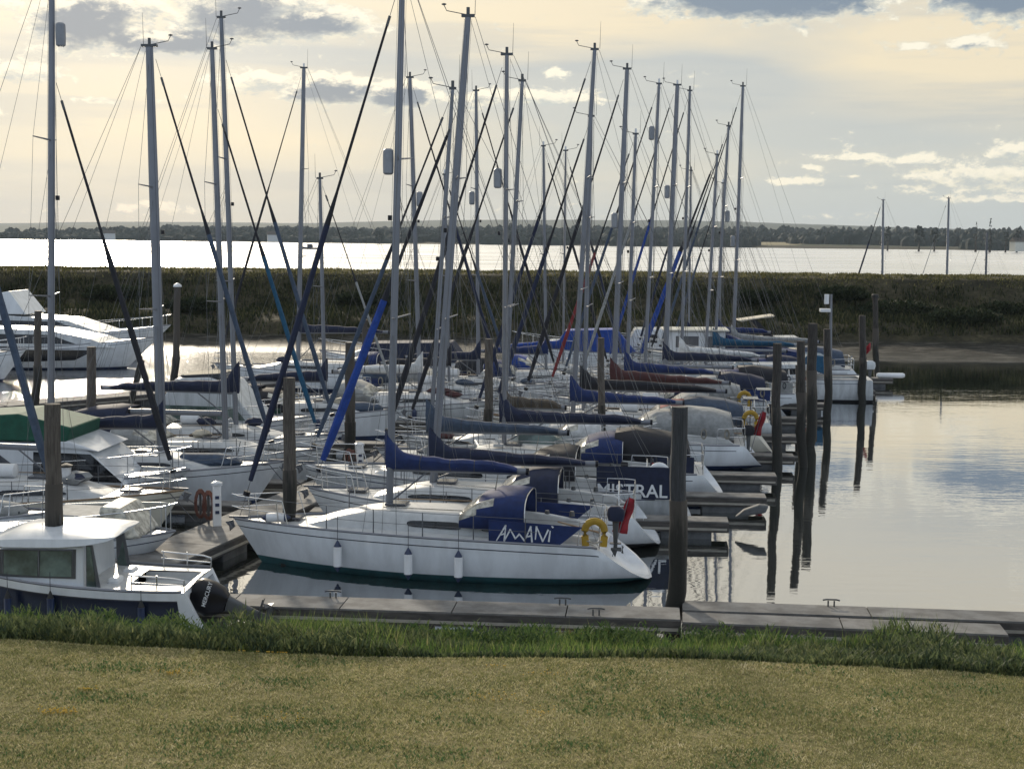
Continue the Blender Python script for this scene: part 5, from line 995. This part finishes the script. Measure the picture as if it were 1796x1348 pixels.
cruiser('white flybridge cruiser with pale green side windows behind the navy boom cover', 560, 53.4, 9.0, 1, 5, [('superstructure', 'gelcoat_old', [(-1.2, 1.0), (2.7, 1.0), (2.0, 1.75), (1.4, 2.55), (.7, 2.75), (-.5, 2.7), (-1.0, 1.9), (-1.2, 1.8)], 1.3, .10), ('fly_screen', 'window_dark', [(-.4, 2.72), (1.1, 2.68), (1.2, 2.9), (-.4, 2.8)], .9, .1)],
        [('window', 'glass_green', [(-.9, 1.25), (2.1, 1.25), (1.7, 1.72), (-.9, 1.76)], 1.3, .10, 1.0)])
cruiser('large motor yacht with long black hull windows on the left', 280, 86.0, 13.5, 1, 3, [('superstructure', 'gelcoat_old', [(-6.0, 1.3), (4.6, 1.3), (3.2, 1.8), (.8, 2.25), (-3.0, 2.35), (-6.0, 2.2)], 1.8, .2)],
        [('hull_window', 'window_dark', [(-3.6, .35), (2.5, .62), (3.7, 1.2), (-3.8, 1.17)], 2.26, -.02, .5), ('window', 'window_dark', [(-5.2, 1.5), (2.4, 1.5), (.9, 2.0), (-5.2, 2.05)], 1.8, .2, 1.3)], fb=(1.2, 1.32, 1.85), B=4.3, group='large motor yachts on the far left')
cruiser('large flybridge motor yacht with a raked arch on the far left', 300, 93.0, 15.0, 1, 3, [('superstructure', 'gelcoat_old', [(-7, 1.5), (4.0, 1.6), (1.4, 2.45), (-3.0, 2.75), (-7, 2.75)], 2.0, .2), ('flybridge', 'gelcoat', [(-6.4, 2.77), (-1.2, 2.77), (-2.8, 3.7), (-6.4, 3.5)], 1.7, .1), ('arch', 'gelcoat', [(-2.4, 2.76), (-1.1, 2.76), (-2.2, 4.2), (-2.7, 4.1)], 1.75, .1)],
        [('window', 'window_dark', [(-6, 1.9), (2.2, 1.9), (.9, 2.35), (-6, 2.45)], 2.0, .2, 1.5), ('flybridge_stripe', 'window_dark', [(-5.3, 3.1), (-3.7, 3.1), (-3.7, 3.25), (-5.3, 3.25)], 1.7, .1, 2.77)], fb=(1.4, 1.5, 2.1), B=4.9, group='large motor yachts on the far left')
cruiser('rounded white cruiser bow at the far left edge, in front of the motor yachts', 46, 78.0, 9.0, 1, 3, [('superstructure', 'gelcoat', [(-4, 1.1), (3.4, 1.1), (1.4, 2.1), (-4, 2.2)], 1.5, .12)], [('window', 'window_dark', [(-3.5, 1.4), (2.2, 1.4), (1.2, 1.9), (-3.5, 1.95)], 1.5, .12, 1.1)], fb=(1.1, 1.25, 1.7), group='large motor yachts on the far left')
cruiser('motor boat with a navy canopy behind the bright blue furled sail', 560, 81.5, 8.8, -1, 3, [('canopy', 'cloth_navy', [(-3.8, 1.0), (2.0, 1.1), (1.3, 2.0), (-3.0, 2.1)], 1.3, .15), ('cabin', 'gelcoat', [(1.5, 1.1), (3.4, 1.1), (2.0, 1.6), (1.5, 1.6)], 1.1, .1)], [], fb=(1.0, 1.1, 1.5))
cruiser('motor boat with a royal blue cover, right of the thin upright mast', 900, 89.0, 8.0, -1, 3, [('canopy', 'cloth_royal', [(-3.4, 1.0), (1.5, 1.1), (.8, 2.3), (-2.2, 2.4)], 1.2, .15), ('cabin', 'gelcoat', [(1.0, 1.1), (3.0, 1.1), (1.6, 1.7), (1.0, 1.7)], 1.1, .1)], [('window', 'window_dark', [(1.1, 1.25), (2.3, 1.25), (1.7, 1.55), (1.1, 1.58)], 1.1, .1, 1.1)], fb=(1.0, 1.1, 1.5))
cruiser('white motor boat with a row of small square windows behind the crowded masts', 1040, 91.0, 9.5, -1, 3, [('superstructure', 'gelcoat', [(-4, 1.0), (2.9, 1.0), (2.2, 2.3), (-3.4, 2.4)], 1.35, .12)], [('window', 'window_dark', [(-2.9 + k * 1.25, 1.5), (-2.1 + k * 1.25, 1.5), (-2.1 + k * 1.25, 2.0), (-2.9 + k * 1.25, 2.0)], 1.35, .12, 1.0) for k in range(4)], fb=(1.0, 1.1, 1.5))
t, h, O, a = cruiser('grey deckhouse fishing boat with white roof and blue stern cover, behind the right-hand masts', 1118, 79.3, 9.6, -1, 4, [('wheelhouse', 'gelcoat', [(.2, 1.5), (3.1, 1.5), (3.3, 2.95), (.2, 2.95)], 1.25, .05), ('roof', 'gelcoat_cream', [(-.0, 2.96), (3.5, 2.96), (3.5, 3.04), (-.0, 3.06)], 1.35, 0), ('canopy', 'cloth_blue', [(-4.4, 1.5), (.15, 1.5), (.15, 2.8), (-1.2, 2.3), (-4.4, 1.8)], 1.2, .1)],
        [('window', 'window_grey', [(1.6, 2.1), (2.8, 2.1), (2.8, 2.7), (1.6, 2.7)], 1.25, .05, 1.5), ('window', 'window_grey', [(.5, 2.1), (1.2, 2.1), (1.2, 2.7), (.5, 2.7)], 1.25, .05, 1.5)], fb=(1.45, 1.5, 1.9), hullm='gelcoat_old', boot='antifoul_black')
cruiser('white motor boat with a folded windscreen cover above the blue boom cover', 1180, 92.5, 9.0, -1, 3, [('superstructure', 'gelcoat_old', [(-3.6, 1.1), (2.4, 1.1), (1.2, 1.7), (-3.2, 1.8)], 1.35, .1), ('bimini', 'cloth_cream', [(-1.7, 3.15), (.6, 2.8), (.3, 2.72), (-.4, 2.9), (-1.6, 3.02)], 1.1, 0), ('hood', 'cloth_black', [(-1.7, 1.8), (-1.1, 1.8), (-.2, 2.85), (-.5, 2.9)], 1.05, 0)], [('window', 'window_dark', [(-2.5, 1.3), (1.8, 1.3), (1.2, 1.58), (-2.5, 1.62)], 1.35, .1, 1.1)], fb=(1.0, 1.1, 1.5))
cruiser('small white cruiser with a green tinted windscreen and maroon stripe, bow to the right', 1152, 47.4, 6.8, 1, -6, [('cabin', 'gelcoat', [(-2.4, .8), (1.6, .8), (.8, 1.25), (-2.4, 1.3)], .95, .1), ('windscreen', 'glass_green', [(-1.2, 1.28), (.75, 1.22), (-.2, 1.75), (-1.1, 1.78)], .9, .25)], [], fb=(.85, .95, 1.25), stripe='cloth_maroon')
t, h, O, a = cruiser('last moored boat at the open water, grey hull with teal cover and thin pole', 1205, 73.2, 9.0, -1, 5, [('cabin', 'gelcoat_old', [(-1.6, 1.1), (2.7, 1.1), (2.0, 1.75), (-1.5, 1.8)], 1.2, .1), ('sprayhood', 'cloth_teal', [(-2.2, 1.3), (-.9, 1.75), (-1.3, 2.25), (-2.2, 2.2)], 1.1, .1)], [('window', 'window_dark', [(-1.0, 1.3), (1.8, 1.3), (1.6, 1.55), (-1.0, 1.6)], 1.2, .1, 1.1)], fb=(1.1, 1.15, 1.5), hullm='gelcoat_old', boot='antifoul_black', name='motor_sailer')
q = onboat(1458, 516, O, a, 0); q1 = onboat(1456, 640, O, a, 0)
mb = MB(); mb.tube([q1, q], [.09, .055], 8); pm = mb.build('pole', 'alloy', t, True); mb = MB(); p = onboat(1447, 544, O, a, 0); mb.box(tuple(p), (.5, .5, .16)); mb.tube([p, onboat(1457, 546, O, a, 0)], .03, 5); mb.build('radar', 'white_plastic', pm, bevel=.05); mb = MB(); p = onboat(1450, 525, O, a, 0); mb.tube([p - Vector((0, 0, .22)), p + Vector((0, 0, .25))], .12, 8); mb.build('radar_reflector', 'white_plastic', pm, True)
mb = MB(); mb.tube([onboat(1512, 660, O, a, .5), onboat(1519, 598, O, a, .5)], .02, 5); mb.build('flagstaff', 'alloy', t); mb = MB(); mb.loft([[onboat(1516 + k * 2.2, 604 + u * 14 + 3 * math.sin(k), O, a, .5 + .05 * math.sin(k * 2)) for u in (0, .5, 1)] for k in range(6)], False); o = mb.build('ensign', 'flag_red', t, True); o.modifiers.new('th', 'SOLIDIFY').thickness = .01
p = at(1545, 660, 79.0); outboard(Vector((p.x - .6, 79.0, .95)), R(180), 'white outboard motor at the farthest finger pontoon end', 'gelcoat_old', 1.2)
p = at(1562, 658, 79.0); t = thing('dock_fender', 'long pale roller fender lying on the end of the farthest finger pontoon', 'fender', (p.x, 79.0, .62)); mb = MB(); mb.tube([(-.75, 0, 0), (-.65, 0, 0), (.65, 0, 0), (.75, 0, 0)], [.09, .14, .14, .09], 10); mb.build('body', 'white_plastic', t, True)
# fenders hung on the other boats
nf = 0
PLACE = ['bow', 'middle', 'stern']
for (bt, bh, bO, ba) in BOATS[2:16] + BOATS[20:26]:
    if bt['category'] != 'sailing yacht': continue
    near = 1 if math.cos(ba) < 0 else -1
    for j, u in enumerate((.62, .36)):
        p = world(bO, ba, Vector((bh.x_at(u), near * (bh.hb(u) + .11), bh.zs(u) - .18))); short = bt['label'].split(',')[0]; short = ' '.join(short.split()[:9])
        col = random.choice(['white_plastic', 'white_plastic', 'stripe_navy', 'foam_yellow'])
        fender(p, {'white_plastic': 'white', 'stripe_navy': 'navy', 'foam_yellow': 'ochre'}[col] + (' fender nearer the bow of the ' if j == 0 else ' fender nearer the stern of the ') + short, ba, col=col, rope=.5)
for idx, lb, m in ((6, 'ochre horseshoe lifebuoy on the stern rail of the yacht with the red sprayhood', 'foam_yellow'), (2, 'white horseshoe lifebuoy above the lettered dark stern cloth', 'white_plastic'), (8, 'yellow lifebuoy on the stern of the yacht with the long blue boom cover', 'foam_yellow')):
    bt, bh, bO, ba = BOATS[idx]; p = world(bO, ba, Vector((bh.x_at(.04), bh.hb(.04) * .95 + .1, bh.zs(.04) + .55))); lifebuoy(p, ba, lb, m)
for idx, lb in ((4, 'outboard motor under a black cover on the stern of the slim masted yacht'), (7, 'outboard motor on the stern of the yacht with the dark red boom cover'), (5, 'outboard motor behind the tall yacht with the bright blue boom cover')):
    bt, bh, bO, ba = BOATS[idx]; p = world(bO, ba, Vector((bh.x_at(0) - .15, .6, bh.zs(.0) + .3))); outboard(p, ba, lb, 'cloth_black', .9)
# small boat crossing the estuary
p = onz(542, 437, 0); t = thing('workboat', 'tiny dark boat out on the bright estuary', 'boat', (p.x, p.y, 0), R(175)); h = Hull(9.0, 2.6, (.8, .9, 1.5), rake=.1, scoop=0, motor=True); make_hull(h, t, 'gelcoat_navy'); mb = prism([(-2, .9), (.8, .9), (.6, 2.6), (-1.6, 2.6)], lambda z: 1.0); mb.build('wheelhouse', 'gelcoat_navy', t)
